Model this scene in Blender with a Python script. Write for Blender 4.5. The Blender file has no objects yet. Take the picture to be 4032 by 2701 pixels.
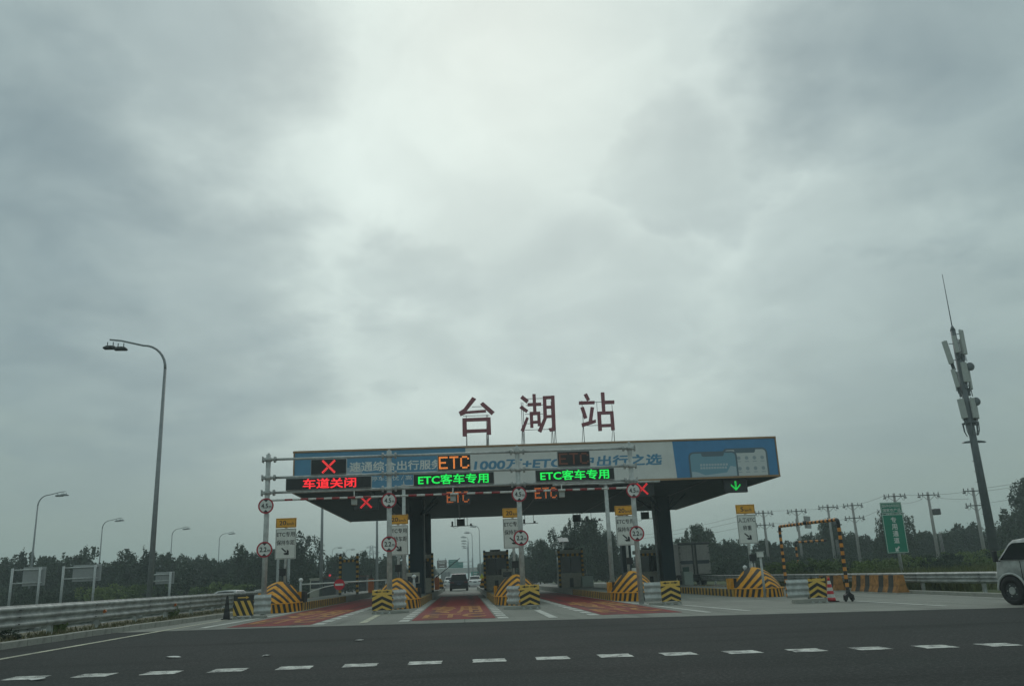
import bpy, bmesh, math, random
from mathutils import Vector, Matrix

random.seed(11)
SC = bpy.context.scene
COL = SC.collection

# ---------------------------------------------------------------- camera
cam_data = bpy.data.cameras.new('camera')
cam_data.sensor_width = 36.0
cam_data.lens = 27.03
cam_data.shift_y = 0.0402
cam_data.clip_start = 0.05
cam_data.clip_end = 6000
cam = bpy.data.objects.new('camera', cam_data)
COL.objects.link(cam)
cam.matrix_world = Matrix(((0.99727681, 0.02564544, -0.06914677, 0.0),
                           (-0.06083725, -0.24389957, -0.9678904, 0.0),
                           (-0.04168684, 0.96946135, -0.24167519, 1.2),
                           (0, 0, 0, 1)))
SC.camera = cam

# ---------------------------------------------------------------- render look
SC.render.engine = 'CYCLES'
SC.cycles.use_denoising = True
SC.cycles.max_bounces = 5
SC.cycles.volume_bounces = 1
SC.cycles.transparent_max_bounces = 8
SC.view_settings.view_transform = 'Standard'
SC.view_settings.look = 'None'
SC.view_settings.exposure = 0.0
SC.view_settings.gamma = 1.0
SC.view_settings.use_curve_mapping = False

# ---------------------------------------------------------------- world: overcast sky
SUN_EL, SUN_AZ = math.radians(41), math.radians(4)      # azimuth measured from +Y towards +X
world = bpy.data.worlds.new('World')
SC.world = world
world.use_nodes = True
NT = world.node_tree
for n in list(NT.nodes):
    NT.nodes.remove(n)


class Nodes:
    """tiny helper for building node trees"""
    def __init__(self, nt):
        self.nt = nt

    def n(self, kind, **kw):
        nd = self.nt.nodes.new(kind)
        for k, val in kw.items():
            setattr(nd, k, val)
        return nd

    def put(self, sock, val):
        if isinstance(val, bpy.types.NodeSocket):
            self.nt.links.new(val, sock)
        elif val is not None:
            sock.default_value = val

    def math(self, op, a, b=None, c=None, clamp=False):
        nd = self.n('ShaderNodeMath', operation=op)
        nd.use_clamp = clamp
        self.put(nd.inputs[0], a)
        if b is not None:
            self.put(nd.inputs[1], b)
        if c is not None:
            self.put(nd.inputs[2], c)
        return nd.outputs[0]

    def vmath(self, op, a, b=None, out=0):
        nd = self.n('ShaderNodeVectorMath', operation=op)
        self.put(nd.inputs[0], a)
        if b is not None:
            self.put(nd.inputs[1], b)
        return nd.outputs[out]

    def rng(self, v, a, b, c=0.0, d=1.0, smooth=True):
        nd = self.n('ShaderNodeMapRange', interpolation_type='SMOOTHSTEP' if smooth else 'LINEAR')
        self.put(nd.inputs[0], v)
        for i, q in enumerate((a, b, c, d)):
            self.put(nd.inputs[1 + i], q)
        return nd.outputs[0]

    def mix(self, f, a, b, mode='MIX'):
        nd = self.n('ShaderNodeMix', data_type='RGBA', blend_type=mode)
        self.put(nd.inputs[0], f)
        self.put(nd.inputs[6], a)
        self.put(nd.inputs[7], b)
        return nd.outputs[2]

    def noise(self, vec, scale, detail=4, rough=0.5, dist=0.0, out=0):
        nd = self.n('ShaderNodeTexNoise')
        if vec is not None:
            self.put(nd.inputs['Vector'], vec)
        nd.inputs['Scale'].default_value = scale
        nd.inputs['Detail'].default_value = detail
        nd.inputs['Roughness'].default_value = rough
        nd.inputs['Distortion'].default_value = dist
        return nd.outputs[out]


def build_world():
    k = Nodes(NT)
    tc = k.n('ShaderNodeTexCoord')
    d = k.vmath('NORMALIZE', tc.outputs['Generated'])
    sep = k.n('ShaderNodeSeparateXYZ')
    k.put(sep.inputs[0], d)
    z = sep.outputs[2]
    zc = k.math('MAXIMUM', z, 0.0)
    # cloud-sheet coordinates: the layer lies flat overhead
    den = k.math('ADD', zc, 0.22)
    comb = k.n('ShaderNodeCombineXYZ')
    k.put(comb.inputs[0], k.math('DIVIDE', sep.outputs[0], den))
    k.put(comb.inputs[1], k.math('DIVIDE', sep.outputs[1], den))
    p = comb.outputs[0]
    warp = k.noise(p, 1.6, 3, 0.5, 0.0, out=1)
    p2 = k.vmath('ADD', p, k.vmath('MULTIPLY', k.vmath('SUBTRACT', warp, (0.5, 0.5, 0.5)), (0.55, 0.55, 0.55)))
    big = k.noise(p2, 0.95, 2.2, 0.5)
    fine = k.noise(p2, 3.0, 4, 0.5)
    # base brightness grows with elevation and towards the veiled sun
    base = k.mix(k.rng(z, 0.0, 0.40), (0.272, 0.355, 0.335, 1), (0.455, 0.572, 0.550, 1))
    sd = (math.sin(SUN_AZ) * math.cos(SUN_EL), math.cos(SUN_AZ) * math.cos(SUN_EL), math.sin(SUN_EL))
    dot = k.vmath('DOT_PRODUCT', d, sd, out=1)
    glow = k.rng(dot, 0.72, 0.975)
    glow = k.math('MULTIPLY', glow, k.rng(fine, 0.1, 0.75, 0.72, 1.05))
    col = k.mix(k.math('MINIMUM', glow, 1.0), base, (0.735, 0.855, 0.820, 1))
    # soft grey banks of the stratus layer
    cl = k.rng(big, 0.42, 0.70, 0.0, 0.55)
    # single banks that can be made out in the layer: (direction, inner, outer, strength)
    dn = k.vmath('NORMALIZE', k.vmath('ADD', d, k.vmath('MULTIPLY', k.vmath('SUBTRACT', k.noise(p, 3.4, 6, 0.55, 0.0, out=1), (0.5, 0.5, 0.5)), (0.30, 0.30, 0.30))))
    for dirv, inner, outer, s in CLOUDS:
        v = Vector(dirv).normalized()
        dd = k.vmath('DOT_PRODUCT', dn, tuple(v), out=1)
        m = k.rng(dd, math.cos(outer), math.cos(inner), 0.0, s)
        cl = k.math('MAXIMUM', cl, m)
    cl = k.math('MULTIPLY', cl, k.rng(fine, 0.25, 0.7, 0.72, 1.12))
    cl = k.math('MULTIPLY', cl, k.rng(z, 0.02, 0.16))
    col = k.mix(k.math('MINIMUM', cl, 1.0), col, (0.228, 0.312, 0.340, 1))
    wisp = k.noise(p2, 4.2, 7, 0.58, 0.3)
    col = k.mix(k.rng(z, 0.05, 0.25, 0.0, 0.9), col, k.mix(k.rng(wisp, 0.3, 0.72, 0.0, 1.0), (0.925, 0.932, 0.936, 1), (1.04, 1.04, 1.038, 1)), 'MULTIPLY')
    sky = k.n('ShaderNodeTexSky', sky_type='NISHITA')
    sky.sun_disc = False
    sky.sun_elevation = SUN_EL
    sky.sun_rotation = SUN_AZ
    sky.dust_density = 4.0
    bg1 = k.n('ShaderNodeBackground')
    k.put(bg1.inputs[0], sky.outputs[0])
    bg1.inputs[1].default_value = 0.08
    bg2 = k.n('ShaderNodeBackground')
    k.put(bg2.inputs[0], col)
    bg2.inputs[1].default_value = 1.0
    mx = k.n('ShaderNodeMixShader')
    mx.inputs[0].default_value = 0.95                  # cloud cover
    k.put(mx.inputs[1], bg1.outputs[0])
    k.put(mx.inputs[2], bg2.outputs[0])
    out = k.n('ShaderNodeOutputWorld')
    k.put(out.inputs[0], mx.outputs[0])


CLOUDS = [  # direction, inner and outer angle, strength
    ((-0.50, 0.76, 0.414), 0.0, 0.34, 0.85),
    ((-0.356, 0.88, 0.30), 0.0, 0.26, 0.70),
    ((-0.30, 0.76, 0.585), 0.0, 0.21, 0.62),
    ((-0.42, 0.72, 0.55), 0.0, 0.22, 0.62),
    ((0.54, 0.69, 0.515), 0.0, 0.29, 0.85),
    ((0.33, 0.73, 0.61), 0.0, 0.15, 0.34),
    ((0.27, 0.842, 0.465), 0.0, 0.125, 0.46),
    ((0.325, 0.834, 0.44), 0.0, 0.11, 0.42),
    ((-0.046, 0.929, 0.36), 0.0, 0.125, 0.42),
    ((0.116, 0.933, 0.335), 0.0, 0.17, 0.36),
    ((0.23, 0.918, 0.32), 0.0, 0.15, 0.36),
    ((0.49, 0.824, 0.27), 0.0, 0.26, 0.42),
]
build_world()

sun_data = bpy.data.lights.new('sun', 'SUN')
sun_data.energy = 0.5
sun_data.angle = math.radians(25)
sun_data.color = (1.0, 0.98, 0.94)
sun = bpy.data.objects.new('sun', sun_data)
COL.objects.link(sun)
sun.rotation_euler = (SUN_EL - math.pi / 2, 0, -SUN_AZ)
# lamp shines along its local -Z; local +Z has to point at the sun
sun.rotation_euler = Vector((math.sin(SUN_AZ) * math.cos(SUN_EL), math.cos(SUN_AZ) * math.cos(SUN_EL), math.sin(SUN_EL))).to_track_quat('Z', 'Y').to_euler()


# ================================================================ helpers
def gz(x):
    """the plaza falls 1.2 % to the right"""
    return -0.012 * max(-14.0, min(22.0, x))


def link(o, parent=None):
    COL.objects.link(o)
    if parent is not None:
        o.parent = parent
    return o


def tag(o, label=None, cat=None, group=None, kind=None):
    if label:
        o['label'] = label
    if cat:
        o['category'] = cat
    if group:
        o['group'] = group
    if kind:
        o['kind'] = kind
    return o


def thing(name, label, cat, loc=(0, 0, 0), rz=0.0, group=None):
    o = bpy.data.objects.new(name, None)
    o.empty_display_size = 0.2
    o.location = loc
    o.rotation_euler = (0, 0, rz)
    link(o)
    return tag(o, label, cat, group)


def copy_tree(o, parent=None):
    c = o.copy()
    link(c, parent)
    for ch in list(o.children):
        copy_tree(ch, c)
    return c


class MB:
    """collects primitives and links them as ONE mesh object"""
    def __init__(self):
        self.v, self.f, self.m, self.s = [], [], [], []

    def add(self, verts, faces, mi=0, smooth=False):
        b = len(self.v)
        self.v.extend(tuple(q) for q in verts)
        for fc in faces:
            self.f.append([b + i for i in fc])
            self.m.append(mi)
            self.s.append(smooth)
        return self

    def box(self, x0, x1, y0, y1, z0, z1, mi=0, bev=0.0):
        if bev <= 0:
            vs = [(x0, y0, z0), (x1, y0, z0), (x1, y1, z0), (x0, y1, z0), (x0, y0, z1), (x1, y0, z1), (x1, y1, z1), (x0, y1, z1)]
            fs = [(0, 3, 2, 1), (4, 5, 6, 7), (0, 1, 5, 4), (1, 2, 6, 5), (2, 3, 7, 6), (3, 0, 4, 7)]
            return self.add(vs, fs, mi)
        b = min(bev, (x1 - x0) / 2.1, (y1 - y0) / 2.1, (z1 - z0) / 2.1)
        bm = bmesh.new()
        bmesh.ops.create_cube(bm, size=1.0)
        for w in bm.verts:
            w.co = Vector(((x0 + x1) / 2 + w.co.x * (x1 - x0), (y0 + y1) / 2 + w.co.y * (y1 - y0), (z0 + z1) / 2 + w.co.z * (z1 - z0)))
        bmesh.ops.bevel(bm, geom=bm.edges[:], offset=b, segments=2, affect='EDGES', profile=0.5)
        return self.addbm(bm, mi)

    def addbm(self, bm, mi=0, smooth=False):
        bm.verts.index_update()
        self.add([w.co[:] for w in bm.verts], [[w.index for w in fc.verts] for fc in bm.faces], mi, smooth)
        bm.free()
        return self

    def tube(self, a, b, r0, r1=None, n=10, mi=0, caps=True, smooth=True):
        a, b = Vector(a), Vector(b)
        r1 = r0 if r1 is None else r1
        d = (b - a)
        if d.length < 1e-6:
            return self
        q = d.normalized().to_track_quat('Z', 'Y').to_matrix()
        vs = []
        for p, r in ((a, r0), (b, r1)):
            for i in range(n):
                t = 2 * math.pi * i / n
                vs.append(p + q @ Vector((r * math.cos(t), r * math.sin(t), 0)))
        self.add(vs, [(i, (i + 1) % n, n + (i + 1) % n, n + i) for i in range(n)], mi, smooth)
        if caps:
            b0 = len(self.v) - 2 * n
            self.f.append([b0 + n - 1 - i for i in range(n)]); self.m.append(mi); self.s.append(False)
            self.f.append([b0 + n + i for i in range(n)]); self.m.append(mi); self.s.append(False)
        return self

    def path(self, pts, r0, r1=None, n=8, mi=0):
        """swept round tube through points with a linear taper"""
        r1 = r0 if r1 is None else r1
        pts = [Vector(p) for p in pts]
        m = len(pts)
        vs = []
        ref = Vector((0.13, 1, 0.07)).normalized()
        for j, p in enumerate(pts):
            t = (pts[min(j + 1, m - 1)] - pts[max(j - 1, 0)]).normalized()
            u = t.cross(ref)
            if u.length < 1e-3:
                u = t.cross(Vector((1, 0, 0)))
            u.normalize()
            w = t.cross(u)
            r = r0 + (r1 - r0) * j / max(1, m - 1)
            for i in range(n):
                a = 2 * math.pi * i / n
                vs.append(p + u * r * math.cos(a) + w * r * math.sin(a))
        fs = []
        for j in range(m - 1):
            for i in range(n):
                fs.append((j * n + i, j * n + (i + 1) % n, (j + 1) * n + (i + 1) % n, (j + 1) * n + i))
        fs.append(tuple(range(n))[::-1])
        fs.append(tuple((m - 1) * n + i for i in range(n)))
        return self.add(vs, fs, mi, True)

    def prism(self, poly, y0, y1, mi=0):
        """polygon in XZ pushed along Y"""
        n = len(poly)
        area = sum(poly[i][0] * poly[(i + 1) % n][1] - poly[(i + 1) % n][0] * poly[i][1] for i in range(n))
        if area < 0:
            poly = poly[::-1]
        vs = [(p[0], y0, p[1]) for p in poly] + [(p[0], y1, p[1]) for p in poly]
        fs = [tuple(range(n)), tuple(range(2 * n - 1, n - 1, -1))] + [(i, n + i, n + (i + 1) % n, (i + 1) % n) for i in range(n)]
        return self.add(vs, fs, mi)

    def slab(self, poly, z0, z1, mi=0, slope=False):
        """polygon in XY pushed along Z (z offset follows the plaza's fall when slope)"""
        n = len(poly)
        area = sum(poly[i][0] * poly[(i + 1) % n][1] - poly[(i + 1) % n][0] * poly[i][1] for i in range(n))
        if area < 0:
            poly = poly[::-1]
        o = [gz(p[0]) if slope else 0.0 for p in poly]
        vs = [(p[0], p[1], z0 + o[i]) for i, p in enumerate(poly)] + [(p[0], p[1], z1 + o[i]) for i, p in enumerate(poly)]
        fs = [tuple(range(n - 1, -1, -1)), tuple(range(n, 2 * n))] + [(i, (i + 1) % n, n + (i + 1) % n, n + i) for i in range(n)]
        return self.add(vs, fs, mi)

    def sheet(self, poly, dz, mi=0):
        """flat polygon laid on the sloping plaza"""
        n = len(poly)
        area = sum(poly[i][0] * poly[(i + 1) % n][1] - poly[(i + 1) % n][0] * poly[i][1] for i in range(n))
        if area < 0:
            poly = poly[::-1]
        return self.add([(p[0], p[1], gz(p[0]) + dz) for p in poly], [tuple(range(n))], mi)

    def ball(self, c, rx, ry, rz, seg=12, rings=8, mi=0, zmin=-1.0):
        vs, fs = [], []
        for j in range(rings + 1):
            t = math.pi * j / rings
            zz = max(zmin, math.cos(t))
            for i in range(seg):
                a = 2 * math.pi * i / seg
                vs.append((c[0] + rx * math.sin(t) * math.cos(a), c[1] + ry * math.sin(t) * math.sin(a), c[2] + rz * zz))
        for j in range(rings):
            for i in range(seg):
                fs.append((j * seg + i, (j + 1) * seg + i, (j + 1) * seg + (i + 1) % seg, j * seg + (i + 1) % seg))
        return self.add(vs, fs, mi, True)

    def disc(self, c, r, y0, y1, n=28, mi=0, r_in=0.0):
        """upright disc (faces -Y) or ring"""
        if r_in <= 0:
            return self.prism([(c[0] + r * math.cos(2 * math.pi * i / n), c[1] + r * math.sin(2 * math.pi * i / n)) for i in range(n)], y0, y1, mi)
        vs, fs = [], []
        for rr in (r, r_in):
            for yy in (y0, y1):
                for i in range(n):
                    a = 2 * math.pi * i / n
                    vs.append((c[0] + rr * math.cos(a), yy, c[1] + rr * math.sin(a)))
        for i in range(n):
            j = (i + 1) % n
            fs += [(i, j, 2 * n + j, 2 * n + i), (n + i, 3 * n + i, 3 * n + j, n + j), (i, n + i, n + j, j), (2 * n + i, 2 * n + j, 3 * n + j, 3 * n + i)]
        return self.add(vs, fs, mi)

    def mesh(self, name, mats):
        me = bpy.data.meshes.new(name)
        me.from_pydata(self.v, [], self.f)
        for mt in (mats if isinstance(mats, (list, tuple)) else [mats]):
            me.materials.append(mt)
        me.polygons.foreach_set('material_index', self.m)
        me.polygons.foreach_set('use_smooth', self.s)
        me.update()
        return me

    def build(self, name, mats, parent=None, loc=None, rz=None):
        o = bpy.data.objects.new(name, self.mesh(name, mats))
        link(o, parent)
        if loc is not None:
            o.location = loc
        if rz is not None:
            o.rotation_euler = (0, 0, rz)
        return o


_tcache = {}


def text_verts(body):
    if body in _tcache:
        return _tcache[body]
    cu = bpy.data.curves.new('lettering', 'FONT')
    cu.body = body
    cu.resolution_u = 3
    ob = bpy.data.objects.new('lettering', cu)
    COL.objects.link(ob)
    dg = bpy.context.evaluated_depsgraph_get()
    me = bpy.data.meshes.new_from_object(ob.evaluated_get(dg))
    vs = [v.co.copy() for v in me.vertices]
    fs = [tuple(p.vertices) for p in me.polygons]
    bpy.data.objects.remove(ob)
    bpy.data.curves.remove(cu)
    bpy.data.meshes.remove(me)
    _tcache[body] = (vs, fs)
    return vs, fs


def text_into(mb, body, cx, cz, w, h, y, mi=0, bold=0.012, shear=0.0, flat=False):
    """lettering as faces fitted to a w x h box centred at (cx, cz), facing -Y (or lying flat);
    bold letters are several offset layers, each a hair in front of the last"""
    vs, fs = text_verts(body)
    x0, x1 = min(v.x for v in vs), max(v.x for v in vs)
    y0, y1 = min(v.y for v in vs), max(v.y for v in vs)
    sx, sy = w / (x1 - x0 + 2 * bold), h / (y1 - y0 + 2 * bold)
    offs = [(0, 0)] if bold <= 0 else [(-bold, -bold), (bold, -bold), (-bold, bold), (bold, bold), (0, 0)]
    for n, (ox, oy) in enumerate(offs):
        out = []
        for v in vs:
            a, b = (v.x + ox - (x0 + x1) / 2) * sx, (v.y + oy - (y0 + y1) / 2) * sy
            a += shear * b
            if flat:
                out.append((cx + a, cz + b, gz(cx + a) + y + n * 0.0005))
            else:
                out.append((cx + a, y - n * 0.0004, cz + b))
        mb.add(out, fs, mi)


def text(name, body, cx, cz, w, h, y, mat, parent, **kw):
    mb = MB()
    text_into(mb, body, cx, cz, w, h, y, **kw)
    return mb.build(name, mat, parent)


# ================================================================ materials
MATS = {}


def mat(name, col, rough=0.6, metal=0.0, var=0.0, vscale=6.0, bump=0.0, bscale=40.0, emit=None, estr=1.0, col2=None, rand=0.0, spec=0.5, streak=0.0):
    if name in MATS:
        return MATS[name]
    m = bpy.data.materials.new(name)
    m.use_nodes = True
    nt = m.node_tree
    b = nt.nodes['Principled BSDF']
    k = Nodes(nt)
    c = (col[0], col[1], col[2], 1)
    sock = None
    tc = None
    if var or bump or rand or streak:
        tc = k.n('ShaderNodeTexCoord')
    if var:
        nz = k.noise(tc.outputs['Object'], vscale, 5, 0.6)
        dark = col2 + (1,) if col2 else tuple(q * (1 - var) for q in col) + (1,)
        lite = tuple(min(1, q * (1 + var * 0.6)) for q in col) + (1,) if not col2 else c
        sock = k.mix(k.rng(nz, 0.3, 0.7), dark, lite)
    if streak:
        mp = k.n('ShaderNodeMapping')
        mp.inputs['Scale'].default_value = (7, 7, 0.6)
        k.put(mp.inputs[0], tc.outputs['Object'])
        st = k.noise(mp.outputs[0], 1.2, 4, 0.65)
        sock = k.mix(k.rng(st, 0.5, 0.78, 0.0, streak), sock if sock is not None else c, tuple(q * 0.45 for q in col) + (1,))
    if rand:
        oi = k.n('ShaderNodeObjectInfo')
        hsv = k.n('ShaderNodeHueSaturation')
        k.put(hsv.inputs['Value'], k.rng(oi.outputs['Random'], 0, 1, 1 - rand, 1 + rand, smooth=False))
        k.put(hsv.inputs['Hue'], k.rng(oi.outputs['Random'], 0, 1, 0.5 + rand * 0.04, 0.5 - rand * 0.05, smooth=False))
        k.put(hsv.inputs['Color'], sock if sock is not None else c)
        sock = hsv.outputs[0]
    if sock is not None:
        k.put(b.inputs['Base Color'], sock)
    else:
        b.inputs['Base Color'].default_value = c
    b.inputs['Roughness'].default_value = rough
    b.inputs['Metallic'].default_value = metal
    b.inputs['Specular IOR Level'].default_value = spec
    if bump:
        bn = k.n('ShaderNodeBump')
        bn.inputs['Strength'].default_value = bump
        bn.inputs['Distance'].default_value = 0.02
        k.put(bn.inputs['Height'], k.noise(tc.outputs['Object'], bscale, 4, 0.6))
        k.put(b.inputs['Normal'], bn.outputs[0])
    if emit:
        b.inputs['Emission Color'].default_value = tuple(emit) + (1,)
        b.inputs['Emission Strength'].default_value = estr
    MATS[name] = m
    return m


galv = mat('galvanised steel', (0.46, 0.48, 0.47), 0.5, 0.25, var=0.22, vscale=5, streak=0.35)
galv_old = mat('weathered guardrail steel', (0.36, 0.38, 0.37), 0.55, 0.25, var=0.35, vscale=3, streak=0.5)
grey_paint = mat('grey paint', (0.42, 0.44, 0.44), 0.5, var=0.15, streak=0.3)
white_paint = mat('white paint', (0.62, 0.63, 0.60), 0.55, var=0.12)
sign_white = mat('sign white', (0.68, 0.70, 0.67), 0.5, var=0.08, vscale=3, streak=0.18)
sign_yellow = mat('sign yellow', (0.78, 0.37, 0.025), 0.5, var=0.12, vscale=3)
sign_red = mat('sign red', (0.40, 0.02, 0.04), 0.5, var=0.12, vscale=4)
ink = mat('black lettering', (0.018, 0.020, 0.022), 0.55)
black_panel = mat('black display panel', (0.012, 0.014, 0.016), 0.45, var=0.3, vscale=20)
dark_box = mat('dark grey housing', (0.03, 0.034, 0.036), 0.5)
haz_yellow = mat('hazard yellow', (0.74, 0.325, 0.014), 0.6, var=0.22, vscale=4, streak=0.4)
haz_black = mat('hazard black', (0.022, 0.023, 0.024), 0.6, var=0.3, vscale=6)
kerb_yellow = mat('worn kerb yellow', (0.50, 0.28, 0.04), 0.75, var=0.35, vscale=5, streak=0.5)
kerb_black = mat('worn kerb black', (0.05, 0.048, 0.043), 0.75, var=0.35, vscale=5)
board_yellow = mat('reflective yellow', (0.70, 0.45, 0.09), 0.45, var=0.1, vscale=6)
gate_orange = mat('gate orange', (0.64, 0.25, 0.04), 0.55, var=0.2, vscale=8)
red_band = mat('bar red', (0.34, 0.035, 0.04), 0.55, var=0.2)
column_blue = mat('column dark cladding', (0.004, 0.024, 0.036), 0.6, var=0.15, vscale=2, spec=0.3)
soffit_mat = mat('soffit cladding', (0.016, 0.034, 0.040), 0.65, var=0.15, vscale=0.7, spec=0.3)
gold_trim = mat('fascia trim', (0.33, 0.20, 0.10), 0.5, var=0.15)
fascia_blue = mat('banner blue', (0.08, 0.25, 0.41), 0.5, var=0.08, vscale=1.5, streak=0.15, bump=0.35, bscale=1.6)
fascia_blue2 = mat('banner deep blue', (0.055, 0.22, 0.44), 0.5, var=0.08, vscale=1.5, bump=0.35, bscale=1.6)
fascia_white = mat('banner white', (0.66, 0.67, 0.65), 0.5, var=0.06, vscale=1.2, streak=0.12, bump=0.35, bscale=1.6)
letter_red = mat('roof letter maroon', (0.26, 0.075, 0.092), 0.5, var=0.15)
thin_steel = mat('letter frame steel', (0.16, 0.15, 0.15), 0.5)
roof_grey = mat('roof sheet', (0.3, 0.32, 0.33), 0.6)
booth_cream = mat('booth panel', (0.38, 0.37, 0.32), 0.6, var=0.12, streak=0.25)
booth_glass = mat('booth glass', (0.012, 0.016, 0.02), 0.12, spec=0.6)
concrete_mat = mat('concrete block', (0.34, 0.335, 0.30), 0.85, var=0.25, vscale=3, bump=0.3, streak=0.3)
led_red = mat('led red', (0.1, 0.0, 0.0), 0.5, emit=(1.0, 0.025, 0.035), estr=1.1)
led_red2 = mat('led bright red', (0.1, 0.0, 0.0), 0.5, emit=(1.0, 0.05, 0.05), estr=1.2)
led_green = mat('led green', (0.0, 0.1, 0.0), 0.5, emit=(0.01, 0.85, 0.10), estr=1.0)
led_amber_dim = mat('led soft amber', (0.1, 0.03, 0.0), 0.5, emit=(1.0, 0.24, 0.05), estr=0.62)
led_red3 = mat('led soft red', (0.1, 0.0, 0.0), 0.5, emit=(1.0, 0.03, 0.04), estr=0.9)
led_amber = mat('led amber', (0.1, 0.03, 0.0), 0.5, emit=(1.0, 0.30, 0.06), estr=1.15)
led_dim = mat('led dim amber', (0.10, 0.045, 0.03), 0.5, emit=(0.2, 0.07, 0.04), estr=0.35)
cone_red = mat('cone red', (0.55, 0.035, 0.045), 0.5)
rubber = mat('rubber', (0.012, 0.012, 0.013), 0.75)
orange_box = mat('barrier machine orange', (0.55, 0.13, 0.02), 0.5, var=0.1)
bark = mat('bark', (0.06, 0.05, 0.04), 0.9, var=0.3)
pole_conc = mat('utility pole concrete', (0.30, 0.29, 0.28), 0.85, var=0.15, vscale=3)
pole_dark = mat('pole fittings', (0.06, 0.062, 0.065), 0.6)
mast_grey = mat('mast steel', (0.10, 0.115, 0.125), 0.55, 0.1, var=0.2, vscale=1.5)
antenna_grey = mat('antenna panels', (0.38, 0.40, 0.38), 0.55, var=0.1)
green_sign = mat('green sign face', (0.005, 0.215, 0.135), 0.45, var=0.1, vscale=2)
brown_sign = mat('brown sign face', (0.10, 0.06, 0.05), 0.5)
teal_sign = mat('teal sign face', (0.02, 0.20, 0.17), 0.5)
sign_back = mat('sign back aluminium', (0.30, 0.31, 0.31), 0.6, var=0.1)
lamp_grey = mat('lamp post grey', (0.25, 0.27, 0.28), 0.5, 0.15, var=0.12)


def chevron_material():
    """yellow and black chevrons painted on the noses: peaks on the ridge, legs sloping outwards"""
    m = bpy.data.materials.new('nose chevron paint')
    m.use_nodes = True
    b = m.node_tree.nodes['Principled BSDF']
    k = Nodes(m.node_tree)
    tc = k.n('ShaderNodeTexCoord')
    co = tc.outputs['Object']
    sp = k.n('ShaderNodeSeparateXYZ')
    k.put(sp.inputs[0], co)
    ax = k.math('ABSOLUTE', sp.outputs[0])
    wob = k.math('MULTIPLY', k.math('SUBTRACT', k.noise(co, 3.0, 3), 0.5), 0.03)
    f = k.math('ADD', k.math('ADD', sp.outputs[2], k.math('MULTIPLY', ax, 0.40)), k.math('MULTIPLY', k.math('MULTIPLY', ax, ax), 0.58))
    f = k.math('ADD', f, wob)
    fr = k.math('FRACT', k.math('DIVIDE', k.math('SUBTRACT', 1.345, f), 0.225))
    blackm = k.math('MULTIPLY', k.rng(fr, 0.52, 0.545), k.rng(fr, 0.995, 0.975))
    n1 = k.noise(co, 4.0, 5, 0.6)
    yel = k.mix(k.rng(n1, 0.3, 0.7), (0.56, 0.235, 0.012, 1), (0.78, 0.35, 0.016, 1))
    blk = k.mix(k.rng(n1, 0.3, 0.7), (0.016, 0.017, 0.018, 1), (0.032, 0.032, 0.032, 1))
    col = k.mix(blackm, yel, blk)
    mp = k.n('ShaderNodeMapping')
    mp.inputs['Scale'].default_value = (6, 6, 0.7)
    k.put(mp.inputs[0], co)
    grime = k.rng(k.noise(mp.outputs[0], 1.4, 5, 0.65), 0.5, 0.75, 0.0, 0.5)
    col = k.mix(grime, col, (0.09, 0.075, 0.05, 1))
    sc = k.math('MULTIPLY', k.rng(k.noise(co, 9.0, 6, 0.7), 0.62, 0.70), k.rng(k.noise(co, 1.3, 2), 0.45, 0.6))
    col = k.mix(k.math('MULTIPLY', sc, 0.7), col, (0.30, 0.29, 0.26, 1))            # chips down to the concrete
    k.put(b.inputs['Base Color'], col)
    b.inputs['Roughness'].default_value = 0.65
    b.inputs['Specular IOR Level'].default_value = 0.3
    return m


nose_paint = chevron_material()


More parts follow.
